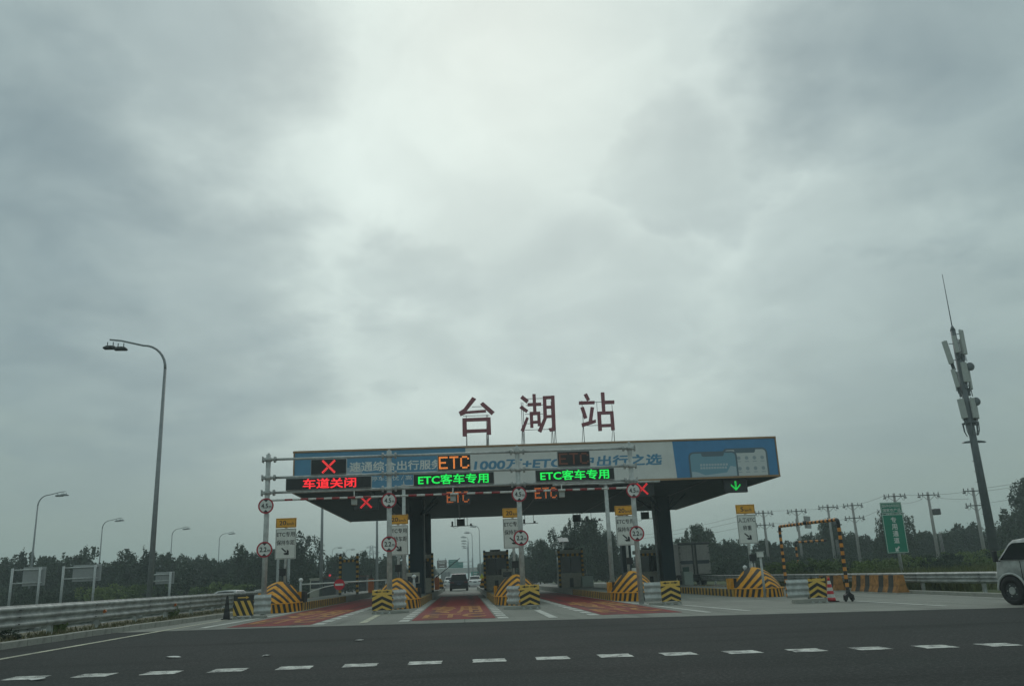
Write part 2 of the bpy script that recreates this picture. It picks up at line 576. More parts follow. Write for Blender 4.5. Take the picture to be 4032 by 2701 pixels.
def ground_mat(name, c0, c1, c2, s1, s2, rough, bump=0.4, bscale=60.0, crack=0.0, along=(1.1, 0.09, 1), stain=0.45, joints=False):
    m = bpy.data.materials.new(name)
    m.use_nodes = True
    nt = m.node_tree
    b = nt.nodes['Principled BSDF']
    k = Nodes(nt)
    tc = k.n('ShaderNodeTexCoord')
    co = tc.outputs['Object']
    a = k.noise(co, s1, 6, 0.6, 0.3)
    f = k.noise(co, s2, 3, 0.7)
    col = k.mix(k.rng(a, 0.3, 0.72), c0 + (1,), c1 + (1,))
    col = k.mix(k.rng(f, 0.45, 0.75, 0.0, 0.6), col, c2 + (1,))
    # long stains in the driving direction
    mp = k.n('ShaderNodeMapping')
    mp.inputs['Scale'].default_value = along
    k.put(mp.inputs[0], co)
    st = k.noise(mp.outputs[0], 1.0, 5, 0.6)
    col = k.mix(k.rng(st, 0.48, 0.75, 0.0, stain), col, tuple(q * 0.55 for q in c0) + (1,))
    sp = k.noise(co, 2.3, 2, 0.5)
    col = k.mix(k.rng(sp, 0.68, 0.80, 0.0, 0.55), col, tuple(q * 0.5 for q in c0) + (1,))      # oil spots
    if joints:
        br = k.n('ShaderNodeTexBrick')
        br.offset = 0.0
        br.inputs['Scale'].default_value = 1.0
        br.inputs['Mortar Size'].default_value = 0.012
        br.inputs['Brick Width'].default_value = 5.0
        br.inputs['Row Height'].default_value = 4.6
        k.put(br.inputs['Vector'], co)
        col = k.mix(k.math('MULTIPLY', br.outputs['Fac'], 0.7), col, tuple(q * 0.3 for q in c0) + (1,))
    if crack:
        vo = k.n('ShaderNodeTexVoronoi', feature='DISTANCE_TO_EDGE')
        vo.inputs['Scale'].default_value = 0.23
        k.put(vo.inputs['Vector'], k.vmath('ADD', co, k.vmath('MULTIPLY', k.noise(co, 1.1, 4, 0.6, out=1), (1.3, 1.3, 0))))
        col = k.mix(k.rng(vo.outputs['Distance'], 0.0, 0.006, crack, 0.0), col, (0.03, 0.03, 0.03, 1))
    k.put(b.inputs['Base Color'], col)
    k.put(b.inputs['Roughness'], k.rng(a, 0.2, 0.8, rough - 0.12, min(1, rough + 0.08)))
    b.inputs['Specular IOR Level'].default_value = 0.18
    bn = k.n('ShaderNodeBump')
    bn.inputs['Strength'].default_value = bump
    bn.inputs['Distance'].default_value = 0.01
    k.put(bn.inputs['Height'], k.noise(co, bscale, 3, 0.7))
    k.put(b.inputs['Normal'], bn.outputs[0])
    return m


def worn_paint(name, col, under, amount=0.35, scale=3.0, paths=0.0):
    m = bpy.data.materials.new(name)
    m.use_nodes = True
    b = m.node_tree.nodes['Principled BSDF']
    k = Nodes(m.node_tree)
    tc = k.n('ShaderNodeTexCoord')
    co = tc.outputs['Object']
    n1 = k.noise(co, scale, 8, 0.68)
    n2 = k.noise(co, scale * 14, 4, 0.7)
    w = k.math('MULTIPLY', k.rng(n1, 0.40, 0.66), k.rng(n2, 0.33, 0.58))
    w = k.math('MULTIPLY', w, amount * 2)
    tone = k.mix(k.rng(k.noise(co, scale * 0.4, 3), 0.3, 0.7), tuple(q * 0.8 for q in col) + (1,), col + (1,))
    fin = k.mix(k.math('MINIMUM', w, 1.0), tone, under + (1,))
    if paths:
        sx = k.n('ShaderNodeSeparateXYZ')
        k.put(sx.inputs[0], co)
        dist = k.math('ABSOLUTE', k.math('SUBTRACT', k.math('ABSOLUTE', sx.outputs[0]), 0.72))
        mpp = k.n('ShaderNodeMapping')
        mpp.inputs['Scale'].default_value = (2.0, 0.15, 1)
        k.put(mpp.inputs[0], co)
        tr = k.math('MULTIPLY', k.rng(dist, 0.02, 0.34, paths, 0.0), k.rng(k.noise(mpp.outputs[0], 1.5, 4), 0.3, 0.65, 0.35, 1.0))
        fin = k.mix(tr, fin, (0.03, 0.016, 0.015, 1))
    k.put(b.inputs['Base Color'], fin)
    b.inputs['Roughness'].default_value = 0.75
    b.inputs['Specular IOR Level'].default_value = 0.3
    return m


asphalt = ground_mat('asphalt', (0.0125, 0.0148, 0.0142), (0.029, 0.033, 0.0315), (0.105, 0.11, 0.107), 0.3, 26, 0.88, 0.8, 60, crack=0.4, along=(0.07, 0.9, 1), stain=0.6)
asphalt_old = ground_mat('older asphalt', (0.085, 0.088, 0.086), (0.12, 0.122, 0.118), (0.15, 0.15, 0.145), 0.2, 60, 0.85, 0.4, 90)
plaza_conc = ground_mat('plaza concrete', (0.165, 0.172, 0.152), (0.25, 0.255, 0.228), (0.33, 0.33, 0.30), 0.35, 40, 0.8, 0.3, 70, crack=0.25, stain=0.75, joints=True)
kerb_conc = ground_mat('kerb concrete', (0.30, 0.30, 0.27), (0.38, 0.375, 0.34), (0.22, 0.22, 0.20), 0.9, 30, 0.85, 0.4, 60)
red_paint = worn_paint('red lane surfacing', (0.215, 0.015, 0.013), (0.12, 0.03, 0.027), 0.3, 1.6, paths=0.65)
road_yellow = worn_paint('yellow road lettering', (0.46, 0.21, 0.04), (0.19, 0.05, 0.03), 0.6, 4)
road_white = worn_paint('white road paint', (0.60, 0.61, 0.57), (0.30, 0.30, 0.28), 0.4, 5)
road_white2 = worn_paint('white dash paint', (0.66, 0.67, 0.63), (0.10, 0.10, 0.10), 0.7, 5)
cream_line = worn_paint('cream edge line', (0.56, 0.55, 0.42), (0.20, 0.20, 0.18), 0.5, 4)
grass_mat = ground_mat('verge grass', (0.035, 0.055, 0.018), (0.065, 0.085, 0.028), (0.10, 0.10, 0.05), 0.3, 12, 0.95, 0.8, 30)
dirt_mat = ground_mat('dry verge', (0.14, 0.125, 0.09), (0.20, 0.18, 0.13), (0.09, 0.10, 0.045), 0.8, 14, 0.95, 0.8, 40)


def leaf_material(name, c0, c1, rand=0.25):
    m = bpy.data.materials.new(name)
    m.use_nodes = True
    nt = m.node_tree
    b = nt.nodes['Principled BSDF']
    k = Nodes(nt)
    geo = k.n('ShaderNodeNewGeometry')
    oi = k.n('ShaderNodeObjectInfo')
    tc = k.n('ShaderNodeTexCoord')
    n = k.noise(tc.outputs['Object'], 0.9, 3, 0.6)
    f = k.math('ADD', k.math('MULTIPLY', geo.outputs['Random Per Island'], 0.55), k.math('MULTIPLY', n, 0.5))
    col = k.mix(f, c0 + (1,), c1 + (1,))
    hsv = k.n('ShaderNodeHueSaturation')
    k.put(hsv.inputs['Value'], k.rng(oi.outputs['Random'], 0, 1, 1 - rand, 1 + rand, smooth=False))
    k.put(hsv.inputs['Hue'], k.rng(oi.outputs['Random'], 0, 1, 0.515, 0.485, smooth=False))
    k.put(hsv.inputs['Color'], col)
    k.put(b.inputs['Base Color'], hsv.outputs[0])
    b.inputs['Roughness'].default_value = 0.7
    b.inputs['Specular IOR Level'].default_value = 0.25
    return m


leaf_far = leaf_material('leaves of the tree row', (0.018, 0.036, 0.022), (0.052, 0.080, 0.042), 0.28)
leaf_dark = leaf_material('dark evergreen leaves', (0.014, 0.030, 0.018), (0.042, 0.068, 0.030), 0.28)
leaf_bright = leaf_material('yellow-green shrub leaves', (0.060, 0.105, 0.028), (0.150, 0.200, 0.055))
leaf_grass = leaf_material('weeds', (0.045, 0.065, 0.020), (0.14, 0.15, 0.055))

# ================================================================ ground
def struct(name, mb, m, parent=None):
    o = mb.build(name, m, parent)
    if parent is None:
        o['kind'] = 'structure'
    return o


g = MB()
xs = [-1500, -400, -120, -50, -14.6, -12.2, 4, 22, 60, 140, 400, 1500]
ys = [-60, 0, 40, 90, 160, 300, 600, 1400]
vs = [(x, yy, -0.45 if x < -14 else gz(x) - 0.05 - (0.25 if x > 40 else 0)) for yy in ys for x in xs]
nx = len(xs)
g.add(vs, [(j * nx + i, j * nx + i + 1, (j + 1) * nx + i + 1, (j + 1) * nx + i) for j in range(len(ys) - 1) for i in range(nx - 1)])
struct('ground', g, grass_mat)

# edge between asphalt and plaza concrete: Y at x
EDGE = [(-12.2, 23.5), (-8.8, 23.3), (-5.8, 23.2), (1.0, 22.4), (6.4, 21.7), (10.0, 21.2), (14.3, 20.5), (22, 19.2)]
a = MB()
re_ = random.Random(3)
FINE = []
for (x0, y0), (x1, y1) in zip(EDGE[:-1], EDGE[1:]):
    n = max(2, int((x1 - x0) / 0.45))
    for q in range(n):
        FINE.append((x0 + (x1 - x0) * q / n, y0 + (y1 - y0) * q / n + re_.uniform(-0.035, 0.035)))
FINE.append(EDGE[-1])
for (x0, y0), (x1, y1) in zip(FINE[:-1], FINE[1:]):
    a.sheet([(x0, -50), (x1, -50), (x1, y1), (x0, y0)], 0.004)
a.sheet([(22, -50), (120, -50), (120, 8), (22, 19.2)], 0.004)
struct('asphalt_road', a, asphalt)

c = MB()
for (x0, y0), (x1, y1) in zip(EDGE[:-1], EDGE[1:]):
    c.sheet([(x0, y0 - 0.3), (x1, y1 - 0.3), (x1, 100), (x0, 100)], 0.0)
struct('plaza_pavement', c, plaza_conc)
h = MB()
h.sheet([(-9, 100), (14, 100), (12, 900), (-9, 900)], 0.0)
struct('highway', h, asphalt_old)
h = MB()
h.add([(-44, 8, -0.43), (-14.8, 8, -0.43), (-14.8, 900, -0.43), (-30, 900, -0.43)], [(0, 1, 2, 3)])
struct('opposite_carriageway', h, asphalt_old)

# ---- verge on the left with its kerb stones
v = MB()
v.slab([(-10.35, 8), (-10.02, 22), (-9.70, 27), (-9.40, 32.2), (-9.3, 44), (-12.15, 44), (-12.15, 8)], -0.02, 0.10, slope=True)
verge = struct('verge', v, dirt_mat)
KL = [(-10.35, 8), (-10.02, 22), (-9.70, 27), (-9.40, 32.2), (-9.32, 36)]
def kerb_run(pts, w, hgt, parent, step=1.0):
    """row of kerb stones along a polyline, each its own stone"""
    for (xa, ya), (xb, yb) in zip(pts[:-1], pts[1:]):
        L = math.hypot(xb - xa, yb - ya)
        n = max(1, round(L / step))
        ang = math.atan2(yb - ya, xb - xa)
        for i in range(n):
            t0 = i / n
            px, py = xa + (xb - xa) * t0, ya + (yb - ya) * t0
            s = MB()
            s.box(0.006, L / n - 0.006, -w / 2, w / 2, -0.05, hgt + random.uniform(-0.006, 0.006), bev=0.018)
            s.build('kerb_stone', kerb_conc, parent, loc=(px, py, gz(px)), rz=ang)
kerb_run([(p[0] + 0.09, p[1]) for p in KL], 0.18, 0.155, verge, 1.0)

# ---- right-hand verge and kerb
v = MB()
v.slab([(18.55, 24), (18.85, 30), (19.2, 34), (19.2, 100), (21.9, 100), (21.9, 22), (18.4, 22)], -0.02, 0.09, slope=True)
verge_r = struct('verge', v, grass_mat)
kerb_run([(18.35, 22), (18.5, 25), (18.8, 30), (19.1, 34), (19.1, 60)], 0.2, 0.14, verge_r, 1.5)

# ---- markings
red_lanes = [(-6.98, -4.55), (-1.60, 0.94), (4.14, 6.62)]
for i, (x0, x1) in enumerate(red_lanes):
    m = MB()
    cx = (x0 + x1) / 2
    m.sheet([(x0, 24.0 + (0.3 if i == 1 else 0)), (x1, 24.0 + (0.3 if i == 1 else 0)), (x1, 56), (x0, 56)], 0.006)
    m.v = [(q[0] - cx, q[1], q[2]) for q in m.v]
    o = m.build('lane_surface', red_paint, None, loc=(cx, 0, 0))
    o['kind'] = 'structure'
    t = MB()
    cx = (x0 + x1) / 2
    text_into(t, 'ETC', cx, 26.7, 2.05, 2.6, 0.011, bold=0.022, flat=True)
    t.v = [(q[0] - cx, q[1], q[2]) for q in t.v]
    o2 = t.build('lettering', road_yellow, o)
    t = MB()
    text_into(t, '专用', cx, 32.2, 2.0, 7.0, 0.011, bold=0.022, flat=True)
    t.v = [(q[0] - cx, q[1], q[2]) for q in t.v]
    o2 = t.build('lettering', road_yellow, o)

lane_dashes = []
for i, (x0, x1) in enumerate(red_lanes):
    for side in (0, 1):
        if (i == 0 and side == 0) or (i == 2 and side == 1):
            continue
        xa, xb = (x0 - 0.37, x0 - 0.07) if side == 0 else (x1 + 0.06, x1 + 0.38)
        for j in range(16):
            yy = 24.0 + j * 1.5
            m = MB()
            m.sheet([(xa, yy), (xb, yy), (xb, yy + 0.95), (xa, yy + 0.95)], 0.006)
            o = m.build('lane_dash', road_white)
            o['kind'] = 'structure'
# solid kerbside lines of the outer lanes
for x0, x1, y0, y1 in ((-7.35, -7.14, 24.3, 50), (6.70, 6.88, 23.4, 50)):
    m = MB()
    m.sheet([(x0 - (0.5 if x0 < 0 else -0.45), y0), (x1 - (0.5 if x0 < 0 else -0.45), y0), (x1, 36), (x1, y1), (x0, y1), (x0, 36)], 0.006)
    o = m.build('lane_line', road_white)
    o['kind'] = 'structure'
# gore lines between the lanes and the long edge lines
for name, poly, mt in (('gore_line', [(-3.12, 23.9), (-2.90, 23.9), (-3.02, 29.3), (-3.22, 29.3)], cream_line),
                       ('gore_line', [(2.46, 23.3), (2.72, 23.3), (2.72, 28.8), (2.50, 28.8)], road_white),
                       ('gore_line', [(8.35, 23.4), (8.55, 23.4), (8.06, 29.2), (7.90, 29.2)], road_white),
                       ('gore_line', [(13.78, 22.3), (13.98, 22.3), (13.86, 27.4), (13.70, 27.4)], road_white),
                       ('edge_line', [(-8.62, 6), (-8.47, 6), (-8.50, 24.5), (-8.48, 31.5), (-8.62, 31.5), (-8.65, 24.5)], cream_line),
                       ('edge_line', [(17.9, 23), (18.05, 23), (18.5, 34), (18.5, 60), (18.36, 60), (18.36, 34)], road_white)):
    m = MB()
    m.sheet(poly, 0.010)
    o = m.build(name, mt)
    o['kind'] = 'structure'
# dashed give-way line across the near asphalt
for j in range(19):
    xa = -7.46 + j * 0.945
    y0 = 11.85 - 0.09 * max(0.0, xa - 2.0)
    r = lambda: random.uniform(-0.012, 0.012)
    m = MB()
    pts = []
    for (ax, ay), (bx, by) in (((0, 0), (0.49, -0.01)), ((0.49, -0.01), (0.49, 0.43)), ((0.49, 0.43), (0, 0.45)), ((0, 0.45), (0, 0))):
        for q in range(6):
            f = q / 6
            pts.append((xa + ax + (bx - ax) * f + r() * 0.9, y0 + ay + (by - ay) * f + r() * 0.9))
    m.sheet(pts, 0.009)
    o = m.build('dash_mark', road_white2)
    o['kind'] = 'structure'


# ================================================================ sign gantry over the lane entries
GY = 31.0
GX = [-7.64, -2.87, 2.30, 6.94]
BZ = [6.10, 5.37, 4.78]
gan = thing('sign_gantry', 'galvanised sign gantry on four posts across the toll lanes, with red and white clearance bars', 'gantry', (0, GY, 0))
for i, x in enumerate(GX):
    p = MB()
    p.tube((x, 0, gz(x)), (x, 0, 6.30), 0.105, 0.095, 16)
    p.tube((x, 0, 6.30), (x, 0, 6.36), 0.05, 0.04, 10)
    p.tube((x, 0, gz(x)), (x, 0, gz(x) + 0.03), 0.2, 0.2, 16)
    post = p.build('post', galv, gan)
    for bz in BZ:
        q = MB()
        q.tube((x, 0, bz - 0.07), (x, 0, bz + 0.07), 0.135, 0.135, 14)
        for s in (-1, 1):
            if (i == 0 and s < 0) or (i == 3 and s > 0):
                q.box(x + s * 0.10 - 0.10, x + s * 0.10 + 0.10, -0.10, 0.10, bz - 0.06, bz + 0.06, bev=0.01)
                q.box(min(x + s * 0.2, x + s * 0.23), max(x + s * 0.2, x + s * 0.23), -0.13, 0.13, bz - 0.12, bz + 0.12, bev=0.008)
            else:
                q.tube((x + s * 0.1, 0, bz), (x + s * 0.26, 0, bz), 0.06, 0.06, 10)
                q.tube((x + s * 0.22, 0, bz), (x + s * 0.25, 0, bz), 0.125, 0.125, 14)
                q.tube((x + s * 0.26, 0, bz), (x + s * 0.29, 0, bz), 0.125, 0.125, 14)
        q.build('collar', galv, post)
for i in range(3):
    for bz in BZ:
        b = MB()
        b.tube((GX[i] + 0.29, 0, bz), (GX[i + 1] - 0.29, 0, bz), 0.05, 0.05, 10)
        b.build('beam', galv, gan)
    # clearance bar with red and white bands, on a thinner support
    b = MB()
    x0, x1 = GX[i] + 0.1, GX[i + 1] - 0.1
    n = 15
    for j in range(n):
        xa, xb = x0 + (x1 - x0) * j / n, x0 + (x1 - x0) * (j + 1) / n
        redb = j % 2 == 0 and 2 <= j <= 12
        b.tube((xa, -0.1, 4.47), (xb, -0.1, 4.47), 0.042, 0.042, 10, mi=1 if redb else 0)
    b.build('clearance_bar', [white_paint, red_band], gan)

# LED displays clamped between the beams
def dots_X(mb, cx, cz, s, y, r):
    n = 12
    for i in range(n):
        for sx in (-1, 1):
            t = (i / (n - 1) - 0.5) * s
            if sx > 0 and abs(t) < r * 1.3:
                continue
            for off in (-r * 0.75, r * 0.75):
                q = r * 0.62
                mb.box(cx + t * sx - q + off * 0.7, cx + t * sx + q + off * 0.7, y - 0.004, y, cz + t - q - sx * off * 0.7, cz + t + q - sx * off * 0.7)

FONT57 = {'E': ['11111', '10000', '10000', '11110', '10000', '10000', '11111'],
          'T': ['11111', '00100', '00100', '00100', '00100', '00100', '00100'],
          'C': ['01110', '10001', '10000', '10000', '10000', '10001', '01110']}


def dots_ETC(mb, cx, cz, w, hh, y, fill=0.62):
    """dot-matrix lettering, every pixel of the 5x7 glyph a 2x2 block of lamps"""
    gw = w / 17.0
    gh = hh / 7.0
    for li, chh in enumerate('ETC'):
        for rr, row in enumerate(FONT57[chh]):
            for cc, bit in enumerate(row):
                if bit == '1':
                    for a in (0, 1):
                        for bb in (0, 1):
                            px = cx - w / 2 + (li * 6 + cc + 0.25 + a * 0.5) * gw
                            pz = cz + hh / 2 - (rr + 0.25 + bb * 0.5) * gh
                            mb.box(px - gw * 0.25 * fill, px + gw * 0.25 * fill, y - 0.004, y, pz - gh * 0.25 * fill, pz + gh * 0.25 * fill)


def display(name, label, x0, x1, z0, z1, y, group, depth=0.16):
    t = thing(name, label, 'display', ((x0 + x1) / 2, y, z0), 0, group)
    w, hh = x1 - x0, z1 - z0
    b = MB()
    b.box(-w / 2, w / 2, 0.01, depth, 0, hh, bev=0.012)
    b.build('housing', grey_paint, t)
    b = MB()
    b.box(-w / 2 + 0.02, w / 2 - 0.02, 0.0, 0.012, 0.02, hh - 0.02)
    b.build('panel', black_panel, t)
    return t, w, hh


def glow(o):
    o['kind'] = 'stuff'
    return o


t, w, hh = display('lane_display', 'square LED display with a red cross, leftmost on the gantry', -5.96, -4.55, 5.425, 6.045, GY - 0.08, 'gantry lane displays')
m = MB(); dots_X(m, 0.0, hh / 2, 0.46, -0.002, 0.030); glow(m.build('led_cross', led_red2, t))
t, w, hh = display('lane_display', 'square LED display reading ETC in bright amber, middle of the gantry', -0.94, 0.40, 5.425, 6.045, GY - 0.08, 'gantry lane displays')
m = MB(); dots_ETC(m, 0.0, hh / 2, 1.22, 0.50, -0.002, 0.72); glow(m.build('led_lettering', led_amber, t))
t, w, hh = display('lane_display', 'square LED display with ETC switched dim, rightmost on the gantry', 3.93, 5.27, 5.425, 6.045, GY - 0.08, 'gantry lane displays')
m = MB(); dots_ETC(m, 0.0, hh / 2, 1.22, 0.46, -0.002, 0.7); glow(m.build('led_lettering', led_dim, t))
for x0, x1, body, mt, lab, fr in ((-6.92, -3.56, '车道关闭', led_red, 'long LED display saying lane closed in red characters', (0.2, 0.82)),
                                   (-1.91, 1.33, 'ETC客车专用', led_green, 'long LED display with green characters over the middle lane', (0.06, 0.93)),
                                   (3.00, 6.23, 'ETC客车专用', led_green, 'long LED display with green characters, rightmost on the gantry', (0.06, 0.93))):
    t, w, hh = display('text_display', lab, x0, x1, 4.835, 5.315, GY - 0.09, 'gantry text displays')
    fa, fb = fr
    text('led_lettering', body, -w / 2 + w * (fa + fb) / 2, hh / 2, w * (fb - fa), 0.40, -0.003, mt, t, bold=0.018)

# round clearance signs on the gantry posts
def round_sign(x, z, body, label, group):
    t = thing('round_sign', label, 'road sign', (x, GY - 0.16, z), random.uniform(-0.04, 0.04), group)
    d = MB(); d.disc((0, 0), 0.295, 0.0, 0.012, 32); d.build('plate', sign_white, t)
    d = MB(); d.disc((0, 0), 0.302, -0.004, 0.004, 36, r_in=0.245); d.build('red_rim', sign_red, t)
    d = MB()
    d.prism([(-0.10, 0.246), (0.10, 0.246), (0.0, 0.15)], -0.006, -0.002)
    d.build('arrow_mark', ink, t)
    d = MB()
    d.prism([(-0.10, -0.246), (0.10, -0.246), (0.0, -0.15)], -0.006, -0.002)
    d.build('arrow_mark', ink, t)
    text('lettering', body, -0.045, 0.0, 0.26, 0.185, -0.006, ink, t, bold=0.02)
    text('lettering', 'm', 0.165, -0.05, 0.10, 0.085, -0.006, ink, t, bold=0.01)
    b = MB(); b.box(-0.10, 0.10, 0.012, 0.08, -0.03, 0.03); b.build('bracket', galv, t)


WHERE = ['leftmost gantry post', 'second gantry post from the left', 'third gantry post from the left', 'rightmost gantry post']
for i, x in enumerate(GX):
    round_sign(x, [4.26, 4.30, 4.36, 4.35][i], '4.5', 'round red-rimmed sign reading 4.5 m, high on the ' + WHERE[i], 'height limit signs')
    round_sign(x, [2.59, 2.61, 2.65, 2.64][i], '2.2', 'round red-rimmed sign reading 2.2 m, lower on the ' + WHERE[i], 'width limit signs')

# antenna boxes hanging from the gantry's lowest beam
for x, lab in ((-4.25, 'pale antenna box hanging under the gantry below the red lane display'),
               (-0.34, 'pale antenna box hanging under the gantry over the middle lane'),
               (4.04, 'pale antenna box hanging under the gantry over the right-hand red lane')):
    t = thing('antenna_box', lab, 'antenna', (x, GY, 4.18), 0, 'gantry antenna boxes')
    b = MB(); b.tube((0, 0, 0.30), (0, 0, 0.58), 0.025, 0.025, 8); b.box(-0.10, 0.10, -0.06, 0.06, 0.27, 0.31); b.build('hanger', white_paint, t)
    b = MB(); b.box(-0.115, 0.115, -0.05, 0.07, 0.0, 0.27, bev=0.03); b.build('housing', booth_cream, t)
    b = MB(); b.box(-0.10, 0.10, -0.058, -0.051, 0.02, 0.20, bev=0.002); b.build('cover', antenna_grey, t)

# ================================================================ toll canopy
CX0, CX1, CY0, CY1, CZ0, CZ1 = -9.45, 18.66, 44.0, 67.0, 6.22, 8.56
can = thing('toll_canopy', 'flat toll canopy with blue and white banner fascia on dark columns', 'canopy', (0, 0, 0))
b = MB(); b.box(CX0 + 0.1, CX1 - 0.1, CY0 + 0.1, CY1 - 0.1, CZ1 - 0.35, CZ1 - 0.2); b.build('roof_deck', roof_grey, can)
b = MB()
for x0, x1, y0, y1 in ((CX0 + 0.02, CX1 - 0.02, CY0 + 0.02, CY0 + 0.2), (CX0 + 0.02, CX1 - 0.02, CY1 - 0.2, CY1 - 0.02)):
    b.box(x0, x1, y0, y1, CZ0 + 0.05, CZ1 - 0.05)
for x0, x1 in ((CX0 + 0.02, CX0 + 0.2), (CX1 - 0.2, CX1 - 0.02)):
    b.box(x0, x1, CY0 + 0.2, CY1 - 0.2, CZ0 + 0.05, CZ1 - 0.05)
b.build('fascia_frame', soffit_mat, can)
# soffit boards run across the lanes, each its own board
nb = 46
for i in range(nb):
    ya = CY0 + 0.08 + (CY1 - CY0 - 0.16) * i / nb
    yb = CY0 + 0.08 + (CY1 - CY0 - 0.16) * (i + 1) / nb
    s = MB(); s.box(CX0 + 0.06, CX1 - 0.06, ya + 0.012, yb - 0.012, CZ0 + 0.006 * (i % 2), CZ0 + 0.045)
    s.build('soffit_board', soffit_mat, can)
for x in (-5.2, -0.2, 4.9, 10.3, 14.4):
    s = MB(); s.box(x - 0.06, x + 0.06, CY0 + 0.3, CY1 - 0.3, CZ0 - 0.05, CZ0 - 0.002)
    s.build('ceiling_rail', dark_box, can)
# banner panels
def banner(x0, x1, mt, sl0=0.0, sl1=0.0):
    s = MB()
    s.prism([(x0 + sl0, CZ0 + 0.10), (x1 + sl1, CZ0 + 0.10), (x1, CZ1 - 0.09), (x0, CZ1 - 0.09)], CY0 - 0.015, CY0 + 0.015)
    return s.build('banner_panel', mt, can)


bl = banner(CX0 + 0.07, 0.28, fascia_blue)
bw = banner(0.285, 12.42, fascia_white, 0.0, 0.10)
br = banner(12.425, CX1 - 0.07, fascia_blue2, 0.10, 0.0)
for z0, z1 in ((CZ0 - 0.02, CZ0 + 0.095), (CZ1 - 0.085, CZ1 + 0.03)):
    s = MB(); s.box(CX0, CX1, CY0 - 0.05, CY0 + 0.02, z0, z1, bev=0.01); s.build('trim', gold_trim, can)
    for x in (CX0, CX1):
        s = MB(); s.box(x - 0.05, x + 0.05, CY0 + 0.021, CY1, z0, z1, bev=0.01); s.build('trim', gold_trim, can)
for x in (CX0 + 0.03, CX1 - 0.03):
    s = MB(); s.box(x - 0.035, x + 0.035, CY0 - 0.048, CY0 + 0.018, CZ0 + 0.0951, CZ1 - 0.0851); s.build('trim', gold_trim, can)
for x0, x1 in ((CX0 - 0.005, CX0 + 0.015), (CX1 - 0.015, CX1 + 0.005)):
    s = MB(); s.box(x0, x1, CY0 + 0.03, CY1, CZ0 + 0.10, CZ1 - 0.09); s.build('side_panel', fascia_blue2, can)
# lettering on the banner
fy = CY0 - 0.019
text('lettering', '速通综合出行服务', -3.68, 7.58, 5.25, 0.56, fy, sign_white, bl, bold=0.022)
text('lettering', '停车无忧 / 高', -3.95, 6.87, 2.3, 0.26, fy, sign_white, bl, bold=0.004)
text('lettering', '1000万+ETC用户出行之选', 6.25, 7.45, 10.95, 0.66, fy, fascia_blue, bw, bold=0.03, shear=0.16)
# pale device outline at the far left of the banner
s = MB(); s.prism([(-6.95, 6.34), (-5.6, 6.34), (-5.6, 7.55), (-6.8, 7.55), (-6.95, 7.4)], CY0 - 0.019, CY0 - 0.016); s.build('phone_picture', mat('banner haze blue', (0.32, 0.42, 0.50), 0.5), bl)
s = MB(); s.prism([(-9.3, 6.33), (-4.6, 6.33), (-6.0, 6.52), (-8.2, 6.47)], CY0 - 0.0225, CY0 - 0.0195); s.build('cloud_picture', mat('banner cloud', (0.40, 0.50, 0.56), 0.5), bl)


def phone(x0, x1, zt, y, screen, icons):
    zb = CZ0 + 0.10
    def rr(ins, rad):
        a, b_, tt = x0 + ins, x1 - ins, zt - ins
        pts = [(a, zb)]
        for i in range(7):
            an = math.pi - i * math.pi / 12
            pts.append((a + rad + rad * math.cos(an), tt - rad + rad * math.sin(an)))
        for i in range(7):
            an = math.pi / 2 - i * math.pi / 12
            pts.append((b_ - rad + rad * math.cos(an), tt - rad + rad * math.sin(an)))
        return pts + [(b_, zb)]
    f = MB(); f.prism(rr(0.0, 0.30), y - 0.003, y); f.build('phone_picture', mat('banner phone frame', (0.10, 0.15, 0.19), 0.5), br)
    f = MB(); f.prism(rr(0.10, 0.22), y - 0.006, y - 0.0035); f.build('phone_screen', screen, br)
    cx = (x0 + x1) / 2
    wn = (x1 - x0) * 0.24
    f = MB(); f.prism([(cx - wn, zt - 0.08), (cx + wn, zt - 0.08), (cx + wn * 0.94, zt - 0.24), (cx + wn * 0.85, zt - 0.29), (cx - wn * 0.85, zt - 0.29), (cx - wn * 0.94, zt - 0.24)], y - 0.009, y - 0.0065)
    f.build('phone_notch', mat('banner phone frame', (0.10, 0.15, 0.19), 0.5), br)
    return cx


cxb = phone(15.35, 18.05, 7.95, CY0 - 0.0185, mat('banner screen pale', (0.55, 0.58, 0.58), 0.5), True)
for r_ in range(2):
    for c_ in range(4):
        f = MB(); f.disc((16.30 + c_ * 0.47, 7.36 - r_ * 0.62), 0.11, CY0 - 0.028, CY0 - 0.0252, 10)
        f.build('app_icon', mat('banner icon', (0.30, 0.36, 0.40), 0.5), br)
        f = MB(); f.box(16.18 + c_ * 0.47, 16.42 + c_ * 0.47, CY0 - 0.028, CY0 - 0.0252, 7.13 - r_ * 0.62, 7.17 - r_ * 0.62)
        f.build('app_caption', mat('banner icon', (0.30, 0.36, 0.40), 0.5), br)
cxa = phone(13.30, 16.20, 7.80, CY0 - 0.0300, mat('banner screen teal', (0.17, 0.33, 0.42), 0.5), False)
f = MB(); f.prism([(13.42, 6.33), (16.08, 6.33), (16.08, 6.86), (15.75, 6.92), (15.5, 6.55), (14.2, 6.42), (13.8, 6.60), (13.42, 6.66)], CY0 - 0.041, CY0 - 0.0375); f.build('cloud_picture', mat('banner cloud', (0.40, 0.50, 0.56), 0.5), br)
for zz, wd in ((7.02, 1.70), (6.84, 1.62)):
    for i in range(10):
        f = MB(); xx = 13.95 + i * wd / 10; f.box(xx, xx + wd / 14, CY0 - 0.0395, CY0 - 0.0375, zz - 0.06, zz + 0.06); f.build('caption_stroke', mat('banner caption', (0.42, 0.50, 0.54), 0.5), br)
